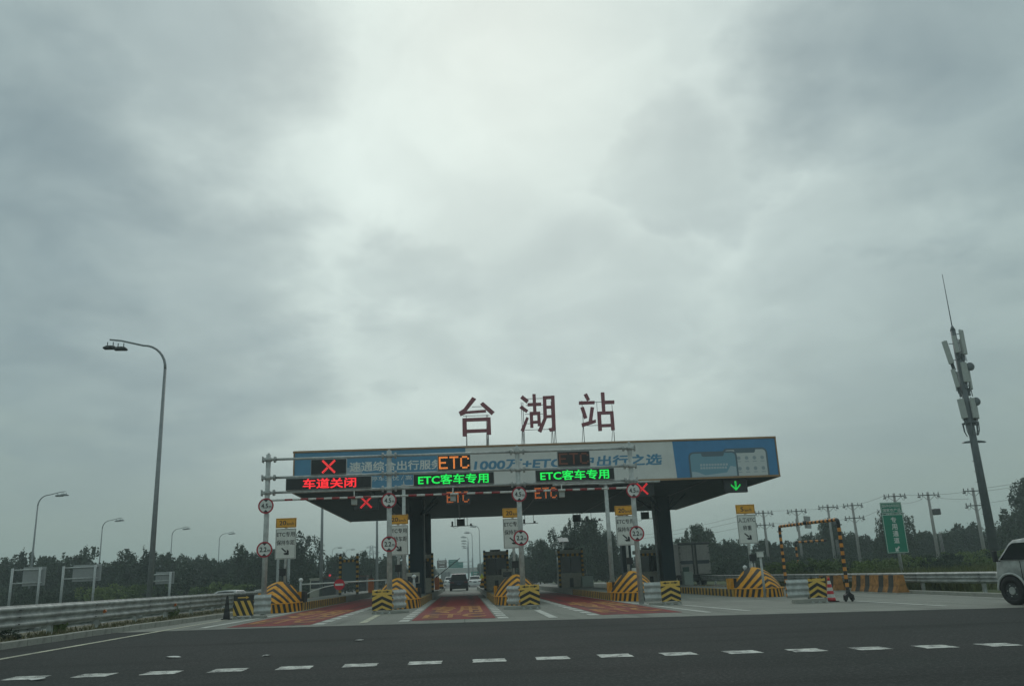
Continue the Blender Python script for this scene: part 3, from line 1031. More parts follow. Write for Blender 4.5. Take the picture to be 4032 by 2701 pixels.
# columns with raking struts
def column(x0, x1, y0, y1, base, struts=True):
    col_ = MB()
    col_.box(x0, x1, y0, y1, base, CZ0 - 0.004, bev=0.02)
    o = col_.build('column', column_blue, can)
    if struts:
        cx, cy = (x0 + x1) / 2, (y0 + y1) / 2
        for sx in (-1, 1):
            for sy in (-1, 1):
                q = MB(); q.tube((cx + sx * 0.25, cy + sy * 0.3, 5.15), (cx + sx * 1.3, cy + sy * 1.7, CZ0 - 0.03), 0.08, 0.07, 8)
                q.build('strut', column_blue, o)
    return o


column(-3.35, -2.49, 50.0, 50.9, 0.2)
column(-3.05, -2.50, 62.0, 62.8, 0.2, False)
column(13.66, 14.54, 53.6, 54.5, 0.0)
column(13.05, 13.80, 64.0, 64.9, 0.0, False)
s = MB(); s.tube((13.50, 54.2, 0.05), (13.50, 54.2, CZ0 - 0.02), 0.09, 0.09, 10); s.build('downpipe', grey_paint, can)
s = MB(); s.tube((-2.42, 50.2, 0.25), (-2.42, 50.2, CZ0 - 0.02), 0.035, 0.035, 8); s.build('downpipe', grey_paint, can)

# lane state displays hanging under the front edge of the canopy
for x, z, kind, lab in ((-5.41, 5.58, 'X', 'dark lane display with a red cross under the left end of the canopy'),
                        (-0.21, 5.69, 'E', 'dark lane display reading ETC under the canopy over the middle lane'),
                        (4.85, 5.75, 'E', 'dark lane display reading ETC under the canopy over the right red lane'),
                        (10.50, 5.78, 'X', 'dark lane display with a red cross, beside the rightmost gantry post'),
                        (16.07, 5.80, 'A', 'dark lane display with a green down arrow near the canopy right end')):
    t = thing('lane_signal', lab, 'display', (x, CY0 + 0.35, z - 0.36), 0, 'canopy lane displays')
    b = MB(); b.box(-0.70, 0.70, 0.0, 0.22, -0.04, 0.80, bev=0.015); b.build('housing', black_panel, t)
    for sx in (-0.45, 0.45):
        b = MB(); b.tube((sx, 0.1, 0.80), (sx, 0.1, CZ0 - (z - 0.36)), 0.025, 0.025, 8); b.build('hanger', dark_box, t)
    m = MB()
    if kind == 'X':
        dots_X(m, 0.0, 0.38, 0.58, -0.003, 0.038); glow(m.build('led_cross', led_red3, t))
    elif kind == 'E':
        dots_ETC(m, 0.0, 0.38, 1.28, 0.62, -0.003, 0.66); glow(m.build('led_lettering', led_amber_dim, t))
    else:
        for i in range(9):
            zz = 0.60 - i * 0.06
            for o_ in (-0.03, 0.03):
                m.box(o_ - 0.02, o_ + 0.02, -0.007, -0.003, zz - 0.02, zz + 0.02)
        for i in range(1, 6):
            for sx in (-1, 1):
                for o_ in (0, 0.055):
                    px, pz = sx * i * 0.052, 0.10 + i * 0.052 + o_
                    m.box(px - 0.02, px + 0.02, -0.007, -0.003, pz - 0.02, pz + 0.02)
        glow(m.build('led_arrow', led_green, t))

# roof letters of the station name
STROKES = {
 'tai': [[(0.79,11.67),(1.02,11.54),(0.43,10.83),(0.06,10.53),(-0.04,10.78),(0.25,10.96)],[(0.0,10.71),(0.4,10.81),(1.57,10.87),(1.59,10.72),(0.39,10.67),(0.06,10.53)],[(1.42,11.35),(2.09,10.72),(1.91,10.54),(1.25,11.22)],[(0.16,10.39),(0.42,10.38),(0.4,9.3),(0.15,9.31)],[(0.16,10.39),(1.84,10.4),(1.83,10.2),(0.16,10.19)],[(1.63,10.4),(1.84,10.4),(1.84,9.36),(1.61,9.37)],[(0.19,9.7),(1.83,9.71),(1.83,9.52),(0.2,9.5)]],
 'hu': [[(3.81,11.69),(4.17,11.37),(4.04,11.2),(3.67,11.53)],[(3.73,11.07),(4.11,10.76),(4.0,10.62),(3.59,10.93)],[(3.98,10.37),(4.12,10.28),(3.79,9.47),(3.6,9.57)],[(4.41,11.75),(4.6,11.74),(4.6,10.64),(4.41,10.64)],[(4.09,11.2),(4.91,11.21),(4.9,11.03),(4.09,11.02)],[(4.19,10.66),(4.38,10.65),(4.37,9.7),(4.19,9.71)],[(4.19,10.66),(4.81,10.66),(4.8,10.48),(4.18,10.46)],[(4.64,10.66),(4.82,10.66),(4.82,9.79),(4.64,9.8)],[(4.19,10.1),(4.82,10.12),(4.82,9.96),(4.2,9.95)],[(5.03,11.6),(5.23,11.59),(5.21,10.25),(4.83,9.39),(4.62,9.51),(5.0,10.26)],[(5.03,11.6),(5.72,11.61),(5.71,11.44),(5.03,11.42)],[(5.53,11.62),(5.73,11.61),(5.7,9.54),(5.51,9.43)],[(5.17,11.0),(5.58,11.01),(5.58,10.85),(5.17,10.84)],[(5.14,10.42),(5.6,10.44),(5.59,10.28),(5.14,10.27)],[(5.27,9.63),(5.7,9.68),(5.65,9.48),(5.36,9.44)]],
 'zhan': [[(7.52,11.63),(7.71,11.71),(7.88,11.32),(7.71,11.23)],[(7.2,11.22),(8.15,11.22),(8.14,11.04),(7.19,11.03)],[(7.27,10.84),(7.47,10.88),(7.64,10.21),(7.45,10.14)],[(7.89,10.86),(8.09,10.82),(7.92,10.0),(7.71,9.95)],[(7.27,9.88),(8.14,10.08),(8.14,9.9),(7.31,9.65)],[(8.57,11.74),(8.78,11.73),(8.76,10.52),(8.57,10.52)],[(8.72,11.22),(9.35,11.22),(9.34,11.02),(8.71,11.02)],[(8.27,10.56),(8.48,10.55),(8.47,9.39),(8.26,9.39)],[(8.27,10.56),(9.23,10.56),(9.22,10.39),(8.27,10.38)],[(9.05,10.57),(9.24,10.56),(9.25,9.41),(9.05,9.41)],[(8.32,9.78),(9.24,9.8),(9.23,9.62),(8.31,9.61)]]}
FRAMES = {'tai': ([0.40, 1.60, 1.68], [(0.75, 1.45, 11.1), (0.2, 1.8, 10.55)]),
          'hu': ([3.72, 3.82, 5.52, 5.70], [(3.85, 5.15, 11.50), (4.0, 5.1, 11.1), (3.9, 5.0, 10.55), (3.9, 5.1, 9.98), (3.75, 5.6, 9.6)]),
          'zhan': ([7.40, 8.3, 9.22], [(8.0, 8.7, 11.18), (7.4, 8.4, 9.75)])}
for key, lab in (('tai', 'maroon roof character on a steel frame, leftmost of the station name'), ('hu', 'maroon roof character with many strokes, middle of the station name'), ('zhan', 'maroon roof character on thin legs, rightmost of the station name')):
    px = [q for st in STROKES[key] for q in st]
    xc = sum(q[0] for q in px) / len(px)
    t = thing('roof_letter', lab, 'letter', (xc, 44.8, CZ1), 0, 'station name letters')
    for i, st in enumerate(STROKES[key]):
        m = MB(); m.prism([(q[0] - xc, q[1] - CZ1) for q in st], -0.002 * i, 0.14 + 0.0015 * i); m.build('stroke', letter_red, t)
    legs, rails = FRAMES[key]
    for x in legs:
        m = MB(); top = 10.6 if key == 'tai' else (11.3 if x < legs[-1] or key != 'zhan' else 11.0)
        if key == 'zhan' and x == 8.3:
            top = 11.2
            m.tube((x - xc, 0.20, 9.75 - CZ1), (x - xc, 0.20, top - CZ1), 0.014, 0.014, 6)
        else:
            m.tube((x - xc, 0.20, -0.22), (x - xc, 0.20, top - CZ1), 0.022, 0.018, 6)
            m.tube((x - xc - 0.04, 1.3, -0.22), (x - xc, 0.20, 9.9 - CZ1), 0.016, 0.016, 6)
        m.build('leg', thin_steel, t)
    for xa, xb, z in rails:
        m = MB(); m.tube((xa - xc, 0.18, z - CZ1), (xb - xc, 0.18, z - CZ1), 0.018, 0.018, 6); m.build('rail', thin_steel, t)


# ================================================================ toll islands with striped crash noses
ISL = [(-9.35, -7.22), (-4.00, -1.97), (1.38, 3.42), (6.75, 8.82), (12.48, 14.56)]
KH = 0.37            # kerb height
NH = 1.30            # top of the nose
W = 1.03
Y0, NL = 34.35, 2.1  # tip of the nose and its length


def nose_meshes():
    # dome: arched sections growing from the tip to the back; the grid follows the painted chevrons
    d = MB()
    NB, SUB, NU = 11, 9, 44
    SL = 0.30
    us = [-1 + 2 * j / NU for j in range(NU + 1)]
    step = 1.0 / 6.6
    srow = [1.0 + SL - i * step / SUB for i in range(NB * SUB + 1)]
    srow = [s for s in srow if s > 0.0] + [0.0]
    vs = []
    n = NU + 1
    def surf(t, u):
        t = max(0.015, min(1.0, t))
        w = W * (1 - (1 - t) ** 1.75) ** 0.62 * 0.985
        hg = (NH - KH) * (1 - (1 - t) ** 1.7) ** 0.85
        return (w * u, NL * t, KH + 0.004 + hg * (1 - abs(u) ** 2.7 * 0.84 - 0.16 * abs(u)))
    for s in srow:
        for u in us:
            vs.append(surf(s - SL * abs(u) ** 1.1, u))
    for i in range(len(srow) - 1):
        sm = (srow[i] + srow[i + 1]) / 2
        for j in range(NU):
            um = abs((us[j] + us[j + 1]) / 2)
            tm = sm - SL * um ** 1.1
            if tm > 1.0 + step / SUB or tm < 0.0:
                continue
            ph = ((1.0 - sm) / (2 * step)) % 1.0
            d.f.append([(i + 1) * n + j, (i + 1) * n + j + 1, i * n + j + 1, i * n + j])
            d.m.append(0 if ph < 0.555 else 1)
            d.s.append(False)
    d.v = vs
    # back wall of the dome
    b0 = len(d.v)
    d.v += [(W * 0.985 * u, NL + 0.004, KH) for u in us] + [surf(1.0, u) for u in us]
    for j in range(NU):
        d.f.append([b0 + j, b0 + j + 1, b0 + n + j + 1, b0 + n + j]); d.m.append(0); d.s.append(False)
    # lower band with slanting stripes
    k = MB()
    NS = 30
    def pt(a, z):
        th = math.pi * a
        return (-W * math.cos(th), NL * (1 - math.sin(th)), z)
    for i in range(NS):
        a0, a1 = i / NS, (i + 1) / NS
        for sub in range(3):
            b_0 = a0 + (a1 - a0) * sub / 3
            b_1 = a0 + (a1 - a0) * (sub + 1) / 3
            def sh(a):                        # the stripes lean towards the tip at the top
                return max(0.0, min(1.0, a + 0.028 * (1 if a < 0.5 else -1) * min(1, abs(a - 0.5) * 8)))
            k.add([pt(b_0, -0.05), pt(b_1, -0.05), pt(sh(b_1), KH), pt(sh(b_0), KH)], [(0, 1, 2, 3)], i % 2)
    lid = [pt(i / 40, KH + 0.002) for i in range(41)]
    k.add(lid, [tuple(range(41))], 0)
    # rim bead at the top of the band
    rim = MB()
    rim.path([(q[0] * 1.0, q[1], KH) for q in [pt(i / 40, KH) for i in range(41)]], 0.022, 0.022, 6)
    d.m = [0] * len(d.f)
    d.s = [True] * len(d.f)
    return d.mesh('nose_dome', nose_paint), k.mesh('nose_band', [haz_yellow, haz_black]), rim.mesh('nose_rim', haz_yellow)


ME_DOME, ME_BAND, ME_RIM = nose_meshes()
WHICH = ['far left', 'second from the left', 'middle', 'second from the right', 'far right']
for i, (x0, x1) in enumerate(ISL):
    cx = (x0 + x1) / 2
    t = thing('toll_island', 'raised toll island with yellow and black striped domed nose, ' + WHICH[i], 'toll island', (cx, Y0, gz(cx)), 0, 'toll islands')
    if i == 4:
        t.location.y -= 0.2
    for nm, me in (('nose_dome', ME_DOME), ('nose_band', ME_BAND), ('nose_rim', ME_RIM)):
        link(bpy.data.objects.new(nm, me), t)
    hw = (x1 - x0) / 2
    # top slab and striped kerbs
    L = 50.0
    b = MB(); b.box(-hw + 0.15, hw - 0.15, NL + 0.02, L, -0.05, KH - 0.05); b.build('island_slab', plaza_conc, t)
    for sx in (-1, 1):
        k = MB()
        ya, xa, xb = NL + 0.005, (-hw if sx < 0 else hw - 0.15), (-hw + 0.15 if sx < 0 else hw)
        n = 48
        for j in range(n):
            y_a = ya + j * 0.27
            k.box(xa, xb, y_a, y_a + 0.27, -0.05, KH - 0.03, mi=j % 2)
        k.box(xa, xb, ya + n * 0.27, L, -0.05, KH - 0.03, mi=2)
        k.build('kerb', [kerb_yellow, kerb_black, kerb_conc], t)
    # low striped block behind the dome
    k = MB()
    nb_ = 14
    for j in range(nb_):
        xa = -hw + 0.02 + (2 * hw - 0.04) * j / nb_
        xb = -hw + 0.02 + (2 * hw - 0.04) * (j + 1) / nb_
        k.box(xa, xb, NL + 0.35, NL + 0.95, KH - 0.049, 0.82, mi=j % 2)
    k.build('rear_block', [haz_yellow, haz_black], t)

# ================================================================ lane signs: white board under a yellow speed plate
def lane_sign(x, Y, z0, speed, rows, label, group, base):
    t = thing('lane_sign', label, 'road sign', (x, Y, base), random.uniform(-0.03, 0.03), group)
    zb = z0 - base
    hw, hb, hy = 0.485, 1.43, 0.46
    p = MB(); p.tube((0, 0.09, 0), (0, 0.09, zb + hb + hy), 0.065, 0.06, 12); p.build('post', galv, t)
    b = MB(); b.box(-hw, hw, 0.0, 0.03, zb, zb + hb, bev=0.012); bo = b.build('board', sign_white, t)
    b = MB(); b.box(-hw, hw, 0.0, 0.03, zb + hb + 0.035, zb + hb + 0.035 + hy, bev=0.012); yo = b.build('speed_plate', sign_yellow, t)
    for z_0, z_1, par in ((zb, zb + hb, bo), (zb + hb + 0.035, zb + hb + 0.035 + hy, yo)):
        f = MB()
        e = 0.028
        for xa, xb, za, zc in ((-hw + e, hw - e, z_1 - e - 0.014, z_1 - e), (-hw + e, hw - e, z_0 + e, z_0 + e + 0.014), (-hw + e, -hw + e + 0.014, z_0 + e + 0.0141, z_1 - e - 0.0141), (hw - e - 0.014, hw - e, z_0 + e + 0.0141, z_1 - e - 0.0141)):
            f.box(xa, xb, -0.004, -0.001, za, zc)
        f.build('border', ink, par)
    zc = zb + hb + 0.035 + hy / 2
    if len(speed) == 2:
        text('lettering', speed, -0.16, zc, 0.32, 0.21, -0.003, ink, yo, bold=0.014)
        text('lettering', 'km/h', 0.21, zc - 0.045, 0.34, 0.14, -0.003, ink, yo, bold=0.004)
    else:
        text('lettering', speed, -0.17, zc, 0.16, 0.21, -0.003, ink, yo, bold=0.014)
        text('lettering', 'km/h', 0.14, zc - 0.045, 0.34, 0.14, -0.003, ink, yo, bold=0.004)
    for body, frac, wd in rows:
        text('lettering', body, 0.0, zb + hb * frac, wd, 0.235, -0.003, ink, bo, bold=0.012)
    a = MB()
    za = zb + hb * 0.25
    a.prism([(-0.20, za + 0.14), (-0.155, za + 0.175), (0.05, za + 0.0), (0.02, za - 0.05), (-0.01, za - 0.02)][:3] + [(0.0, za - 0.05)], -0.006, -0.003)
    a.prism([(-0.10, za - 0.09), (0.06, za - 0.05), (0.075, za + 0.085), (0.16, za + 0.03), (0.165, za - 0.165), (-0.03, za - 0.16)], -0.0065, -0.0035)
    a.build('arrow', ink, bo)
    return t


r_etc = [('ETC专用', 0.81, 0.84), ('保持车距', 0.54, 0.84)]
for x, z0, i, lab in ((-8.43, 2.43, 0, 'white lane sign with yellow 20 km/h plate on the far left island'),
                      (-3.10, 2.39, 1, 'white lane sign with yellow 20 km/h plate, second from the left'),
                      (2.46, 2.50, 2, 'white lane sign with yellow 20 km/h plate, third from the left'),
                      (8.02, 2.42, 3, 'white lane sign with yellow 20 km/h plate by the rightmost gantry post')):
    lane_sign(x, 38.0, z0, '20', r_etc, lab, 'lane signs', gz(x) + KH - 0.05)
lane_sign(14.12, 38.0, 2.26, '5', [('人工/ETC', 0.81, 0.86), ('称重', 0.54, 0.44)], 'white lane sign with yellow 5 km/h plate on the far right island', 'lane signs', gz(14) + KH - 0.05)

# small dark boxes on sticks behind each nose
for x, z, lab in ((-8.41, 1.66, 'far left'), (-3.07, 1.62, 'second'), (2.45, 1.57, 'middle'), (7.98, 1.51, 'fourth'), (14.02, 1.42, 'far right')):
    base = gz(x) + KH - 0.05
    t = thing('signal_box', 'small black signal box on a thin stick behind the ' + lab + ' striped nose', 'signal', (x, 37.4, base), 0, 'black signal boxes')
    p = MB(); p.tube((0, 0.05, 0), (0, 0.05, z - base + 0.05), 0.03, 0.03, 8); p.build('stick', dark_box, t)
    b = MB(); b.box(-0.15, 0.15, 0, 0.14, z - base, z - base + 0.31, bev=0.012); b.build('box', black_panel, t)
    b = MB(); b.box(-0.16, 0.16, -0.06, -0.002, z - base + 0.29, z - base + 0.32); b.build('visor', dark_box, t)

# posts with white ball caps and small cabinets on the islands
for x, Y, zt, lab in ((-2.46, 39.6, 1.40, 'grey post with white ball cap on the second island, by the dark column'), (13.88, 38.3, 1.16, 'grey post with white ball cap on the far right island')):
    base = gz(x) + KH - 0.05
    t = thing('ball_post', lab, 'bollard', (x, Y, base), 0, 'ball-capped posts')
    p = MB(); p.tube((0, 0, 0), (0, 0, zt - base - 0.1), 0.06, 0.055, 10); p.build('post', grey_paint, t)
    b = MB(); b.ball((0, 0, zt - base - 0.02), 0.11, 0.11, 0.10, 14, 8); b.build('ball_cap', mat('white dome', (0.75, 0.76, 0.76), 0.3), t)
t = thing('cabinet', 'pale grey cabinet on the post of the far right lane sign', 'cabinet', (14.12, 37.93, 0.72))
b = MB(); b.box(-0.13, 0.13, -0.12, 0.08, 0, 0.62, bev=0.015); b.build('body', grey_paint, t)
b = MB(); b.box(-0.11, 0.11, -0.126, -0.121, 0.03, 0.58); b.build('door', sign_white, t)

# ================================================================ tall T-shaped poles in front of the canopy
t = thing('arm_pole', 'grey pole with a short arm and spike by the second lane sign', 'pole', (-2.98, 40.2, 0.24))
p = MB(); p.tube((0, 0, 0), (0, 0, 5.72), 0.105, 0.085, 14); p.build('pole', galv, t)
p = MB(); p.tube((-0.33, 0.0, 5.68), (0.5, 0.0, 5.72), 0.045, 0.045, 8); p.box(-0.12, 0.12, -0.1, 0.1, 5.62, 5.78, bev=0.01); p.build('arm', galv, t)
p = MB(); p.tube((0, 0, 5.75), (0, 0, 5.98), 0.05, 0.012, 8); p.tube((0, 0, 5.98), (0, 0, 6.5), 0.010, 0.006, 6); p.build('spike', galv, t)
t = thing('arm_pole', 'grey pole carrying a long horizontal tube beside the right gantry post', 'pole', (7.58, 40.2, 0.15))
p = MB(); p.tube((0, 0, 0), (0, 0, 5.55), 0.125, 0.10, 14); p.build('pole', galv, t)
p = MB(); p.tube((-2.80, 0.0, 5.58), (2.92, 0.0, 5.58), 0.055, 0.055, 10); p.build('arm', galv, t)
p = MB(); p.box(-0.35, 0.35, -0.12, 0.12, 5.50, 5.66, bev=0.02); p.build('clamp', galv, t)

# ================================================================ guardrails
def rail_mesh(length, z0, z1, waves, depth=0.075):
    """corrugated beam along +Y, waves bulging to +X"""
    m = MB()
    n = waves * 8
    prof = []
    for i in range(n + 1):
        u = i / n
        off = depth * (0.5 - 0.5 * math.cos(2 * math.pi * u * waves))
        off = max(0.10 * depth, min(0.92 * depth, off * 1.15 - 0.05 * depth))
        prof.append((off, z0 + (z1 - z0) * u))
    th = 0.008
    front = prof
    back = [(p[0] - th, p[1]) for p in prof]
    vs = []
    for yy in (0, length):
        vs += [(p[0], yy, p[1]) for p in front] + [(p[0], yy, p[1]) for p in back]
    k = n + 1
    fs = []
    for i in range(n):
        fs.append((i, i + 1, 2 * k + i + 1, 2 * k + i))
        fs.append((k + i + 1, k + i, 3 * k + i, 3 * k + i + 1))
    fs.append((0, 2 * k, 3 * k, k))
    fs.append((n, k + n, 3 * k + n, 2 * k + n))
    m.add(vs, fs, 0, True)
    return m


def guardrail(name, label, xa, ya, yb, z0, z1, waves, facing, base, post_step, cat='guardrail', bend=None, lap=4.0, mt=galv_old, cap=True):
    """straight run parallel to the lanes; facing +1 bulges to +X"""
    t = thing(name, label, cat, (xa, ya, base))
    L = yb - ya
    n = max(1, round(L / lap))
    for i in range(n):
        seg = rail_mesh(L / n + 0.12, z0 - base, z1 - base, waves)
        o = seg.build('beam', mt, t, loc=(facing * (0.006 * (i % 2)), i * L / n, 0))
        if facing < 0:
            o.scale.x = -1
        bo = MB()
        for zz in (0.2, 0.5, 0.8):
            for dy in (0.05, 0.1):
                zz_ = z0 - base + (z1 - z0) * zz
                bo.tube((0.05 * facing, i * L / n + dy, zz_), (0.088 * facing, i * L / n + dy, zz_), 0.014, 0.014, 6)
        bo.build('bolts', dark_box, t)['kind'] = 'stuff'
    m = int(L / post_step)
    for i in range(m + 1):
        p = MB()
        yy = 0.35 + i * post_step
        x0, x1 = (-0.19, -0.07) if facing > 0 else (0.07, 0.19)
        p.box(x0, x1, yy - 0.06, yy + 0.06, -0.1, z1 - base - 0.02, bev=0.01)
        po = p.build('post', mt, t)
        q = MB()
        q.box(-0.068 if facing > 0 else -0.0, 0.0 if facing > 0 else 0.068, yy - 0.05, yy + 0.05, z0 - base + 0.05, z1 - base - 0.05)
        q.build('spacer', mt, po)
    return t


gl = guardrail('guardrail', 'grey three-wave guardrail along the verge on the left', -10.80, 8.0, 44.0, 0.46, 1.01, 3, 1, gz(-10.8) + 0.09, 2.72)
for yy in (24.6, 30.4):
    r = MB(); r.prism([(0, 0), (0.05, 0.0), (0.09, 0.05), (0.05, 0.10), (0, 0.10)], -0.03, 0.03); r.build('reflector', mat('amber reflector', (0.45, 0.12, 0.02), 0.4), gl, loc=(0.06, yy - 8.0, 0.42))
guardrail('guardrail', 'lower grey guardrail of the opposite carriageway, seen under the left rail', -13.6, 10.0, 46.0, -0.02, 0.27, 2, -1, -0.3, 4.0)
guardrail('guardrail', 'pale grey guardrail behind the striped concrete blocks on the right', 19.45, 24.5, 74.5, 0.20, 0.63, 3, -1, gz(19.4) + 0.08, 4.0)

# ================================================================ crash barriers round the gantry posts: rail stub and marker board
def chevron_board(parent, w, hh, kind):
    b = MB(); b.box(-w / 2, w / 2, 0, 0.035, 0, hh, bev=0.006)
    o = b.build('marker_board', board_yellow if kind == 'chevron' else haz_black, parent)
    k = MB()
    y0, y1 = -0.006, -0.002
    if kind == 'chevron':
        for pk in (0.515, 0.295, 0.085):
            th, dr = 0.115, 0.175
            for sx in (-1, 1):
                if pk < 0.1:
                    poly = [(0, pk), (sx * w / 2 * pk / dr, 0.0), (0, 0.0)]
                else:
                    poly = [(0, pk), (sx * w / 2, pk - dr), (sx * w / 2, pk - dr - th), (0, pk - th)]
                k.prism([(q[0], max(0.0, q[1])) for q in poly], y0 - (0.0005 if sx > 0 else 0), y1)
        for sx in (-1, 1):
            k.prism([(sx * w / 2, 0.555), (sx * (w / 2 - 0.19), 0.555), (sx * w / 2, 0.475)], y0, y1)
            k.box(min(sx * 0.03, sx * 0.18), max(sx * 0.03, sx * 0.18), y0, y1, 0.655, 0.685)
            k.prism([(sx * 0.17, 0.715), (sx * 0.30, 0.67), (sx * 0.17, 0.625)], y0, y1)
        k.build('chevron_print', haz_black, o)
        k = MB()
        k.box(-w / 2, w / 2, y0 + 0.002, y1, 0.55, 0.553)
    else:
        for i in range(5):
            xa = -w / 2 - 0.22 + i * 0.235
            poly = [(xa, 0.53), (xa + 0.115, 0.53), (xa + 0.36, 0.0), (xa + 0.245, 0.0)]
            # clip to the board
            cl = []
            for (ax, az), (bx, bz) in zip(poly, poly[1:] + poly[:1]):
                for lim, sg in ((-w / 2, 1),):
                    ina, inb = ax >= lim, bx >= lim
                    if ina:
                        cl.append((ax, az))
                    if ina != inb:
                        q = (lim - ax) / (bx - ax)
                        cl.append((lim, az + (bz - az) * q))
            poly, cl = cl, []
            for (ax, az), (bx, bz) in zip(poly, poly[1:] + poly[:1]):
                ina, inb = ax <= w / 2, bx <= w / 2
                if ina:
                    cl.append((ax, az))
                if ina != inb:
                    q = (w / 2 - ax) / (bx - ax)
                    cl.append((w / 2, az + (bz - az) * q))
            if len(cl) > 2:
                k.prism(cl, y0, y1)
        k.box(-0.21, 0.10, y0, y1, 0.625, 0.665)
        k.prism([(0.09, 0.70), (0.20, 0.645), (0.09, 0.59)], y0, y1)
        k.build('stripe_print', board_yellow, o)
    return o


def crash_barrier(x, Y, z0, label, kind, rail_side, rail_len, w=0.74, hh=0.74, rail_yaw=0.0):
    t = thing('crash_barrier', label, 'crash barrier', (x, Y, gz(x)), 0, 'crash barriers at the gantry posts')
    dz = z0 - gz(x)
    b = chevron_board(t, w, hh, kind)
    b.location = (0, 0, dz)
    # corrugated stub beside the board and its return behind
    if rail_len > 0:
        s = rail_mesh(rail_len, dz + 0.03, dz + hh - 0.02, 3, 0.07)
        o = s.build('beam', galv, t)
        if rail_side < 0:
            o.location = (-w / 2 - 0.005, 0.06, 0); o.rotation_euler.z = math.radians(90) + rail_yaw
            o.scale.x = -1
        else:
            o.location = (w / 2 + 0.005, 0.06, 0); o.rotation_euler.z = math.radians(-90) + rail_yaw
    for sx in (-0.3, 0.3):
        p = MB(); p.tube((sx, 0.12, 0), (sx, 0.12, dz + hh * 0.9), 0.05, 0.05, 8); p.build('post', galv_old, t)
    f = MB(); f.box(-w / 2 - (rail_len * 0.7 if rail_side < 0 else 0.02), w / 2 + (rail_len * 0.7 if rail_side > 0 else 0.02), 0.02, 0.30, 0, max(0.05, dz - 0.03), bev=0.015); f.build('footing', kerb_conc, t)
    for sx in (-0.25, 0.0, 0.27):
        p = MB(); p.tube((sx, -0.02, 0.0), (sx, -0.02, 0.07), 0.018, 0.018, 6); p.box(sx - 0.06, sx + 0.06, -0.05, 0.01, 0, 0.02); p.build('anchor', galv, t)
    return t


crash_barrier(-8.17, 30.2, 0.20, 'crash barrier with black and yellow arrow board left of the gantry', 'arrow', 1, 0.62)
crash_barrier(-3.085, 30.3, 0.16, 'crash barrier with yellow chevron board at the second gantry post', 'chevron', 1, 0.9, rail_yaw=math.radians(62))
crash_barrier(2.50, 30.3, 0.11, 'crash barrier with yellow chevron board at the third gantry post', 'chevron', -1, 0.9, rail_yaw=math.radians(-62))
crash_barrier(7.83, 29.8, 0.03, 'crash barrier with yellow chevron board right of the rightmost gantry post', 'chevron', -1, 0.64)
crash_barrier(12.42, 27.3, 0.02, 'crash barrier with yellow chevron board beside the red and white cone', 'chevron', -1, 0.80, w=0.62, hh=0.66)

# cones
def cone(x, Y, label, mats, hgt=0.86, r=0.16, lean=0.0):
    t = thing('traffic_cone', label, 'traffic cone', (x, Y, gz(x)), 0)
    b = MB(); b.box(-r * 1.25, r * 1.25, -r * 1.25, r * 1.25, 0, 0.035, bev=0.01); b.build('base', rubber, t)
    c_ = MB()
    n = 7
    for i in range(n):
        za, zb = 0.035 + (hgt - 0.035) * i / n, 0.035 + (hgt - 0.035) * (i + 1) / n
        ra, rb = r - (r - 0.03) * i / n, r - (r - 0.03) * (i + 1) / n
        c_.tube((0, 0, za), (0, 0, zb), ra, rb, 18, mi=i % 2, caps=(i in (0, n - 1)))
    c_.build('cone', mats, t)
    return t


cone(13.0, 27.6, 'red and white banded traffic cone right of the chevron board', [cone_red, white_paint], 0.84)
cone(-8.62, 29.7, 'black weathered traffic cone left of the arrow board', [rubber, haz_black], 0.84, 0.125)

# ================================================================ swing-open height gate, orange and black
g0, g1 = Vector((13.55, 27.4, 0)), Vector((13.88, 33.5, 0))
t = thing('height_gate', 'swing height gate of orange and black pipe with a caster foot', 'gate', (g0.x, g0.y, gz(g0.x)))
d = g1 - g0
def banded(mb, a, b, r, n, first):
    a, b = Vector(a), Vector(b)
    for i in range(n):
        mb.tube(a + (b - a) * (i / n), a + (b - a) * ((i + 1) / n), r, r, 12, mi=(i + first) % 2, caps=i in (0, n - 1))
p = MB(); banded(p, (0, 0, 0.36), (0, 0, 2.70), 0.062, 17, 1); p.build('post', [gate_orange, haz_black], t)
p = MB(); banded(p, (d.x, d.y, 0.0), (d.x, d.y, 2.80), 0.062, 19, 0); p.build('post', [gate_orange, haz_black], t)
p = MB(); banded(p, (0, 0.1, 2.86), (d.x, d.y - 0.1, 2.98), 0.062, 31, 0); p.build('beam', [gate_orange, haz_black], t)
for (bx, by, bz, sg, zt) in ((0, 0, 2.70, 1, 2.86), (d.x, d.y, 2.80, -1, 2.98)):
    p = MB(); p.path([(bx, by, bz), (bx, by + sg * 0.012, bz + 0.09), (bx, by + sg * 0.05, zt - 0.02), (bx, by + sg * 0.12, zt)], 0.066, 0.066, 10); p.tube((bx, by, bz - 0.05), (bx, by, bz - 0.02), 0.12, 0.12, 10); p.build('elbow', haz_black, t)
p = MB()
p.tube((0, 0, 0.2), (0, 0, 0.40), 0.085, 0.075, 10)
p.prism([(-0.16, 0.05), (-0.15, 0.22), (0.0, 0.33), (0.15, 0.22), (0.17, 0.05), (0.09, 0.05), (0.04, 0.17), (-0.05, 0.17), (-0.09, 0.05)], -0.09, 0.09)
p.build('foot', haz_black, t)
for sx in (-0.12, 0.12):
    p = MB(); p.tube((sx - 0.02, 0.0, 0.075), (sx + 0.02, 0.0, 0.075), 0.075, 0.075, 14); p.build('caster', rubber, t)
q = MB(); q.disc((0, 0), 0.27, -0.01, 0.01, 24); o = q.build('disc_sign', sign_back, t, loc=(d.x * 0.68, d.y * 0.68 - 0.1, 2.92), rz=math.radians(62))
q = MB(); q.box(-0.35, 0.35, 0, 0.05, -0.24, 0.24, bev=0.01); q.build('panel', sign_back, t, loc=(d.x * 0.62 + 0.09, 3.1, 2.96), rz=math.radians(48))
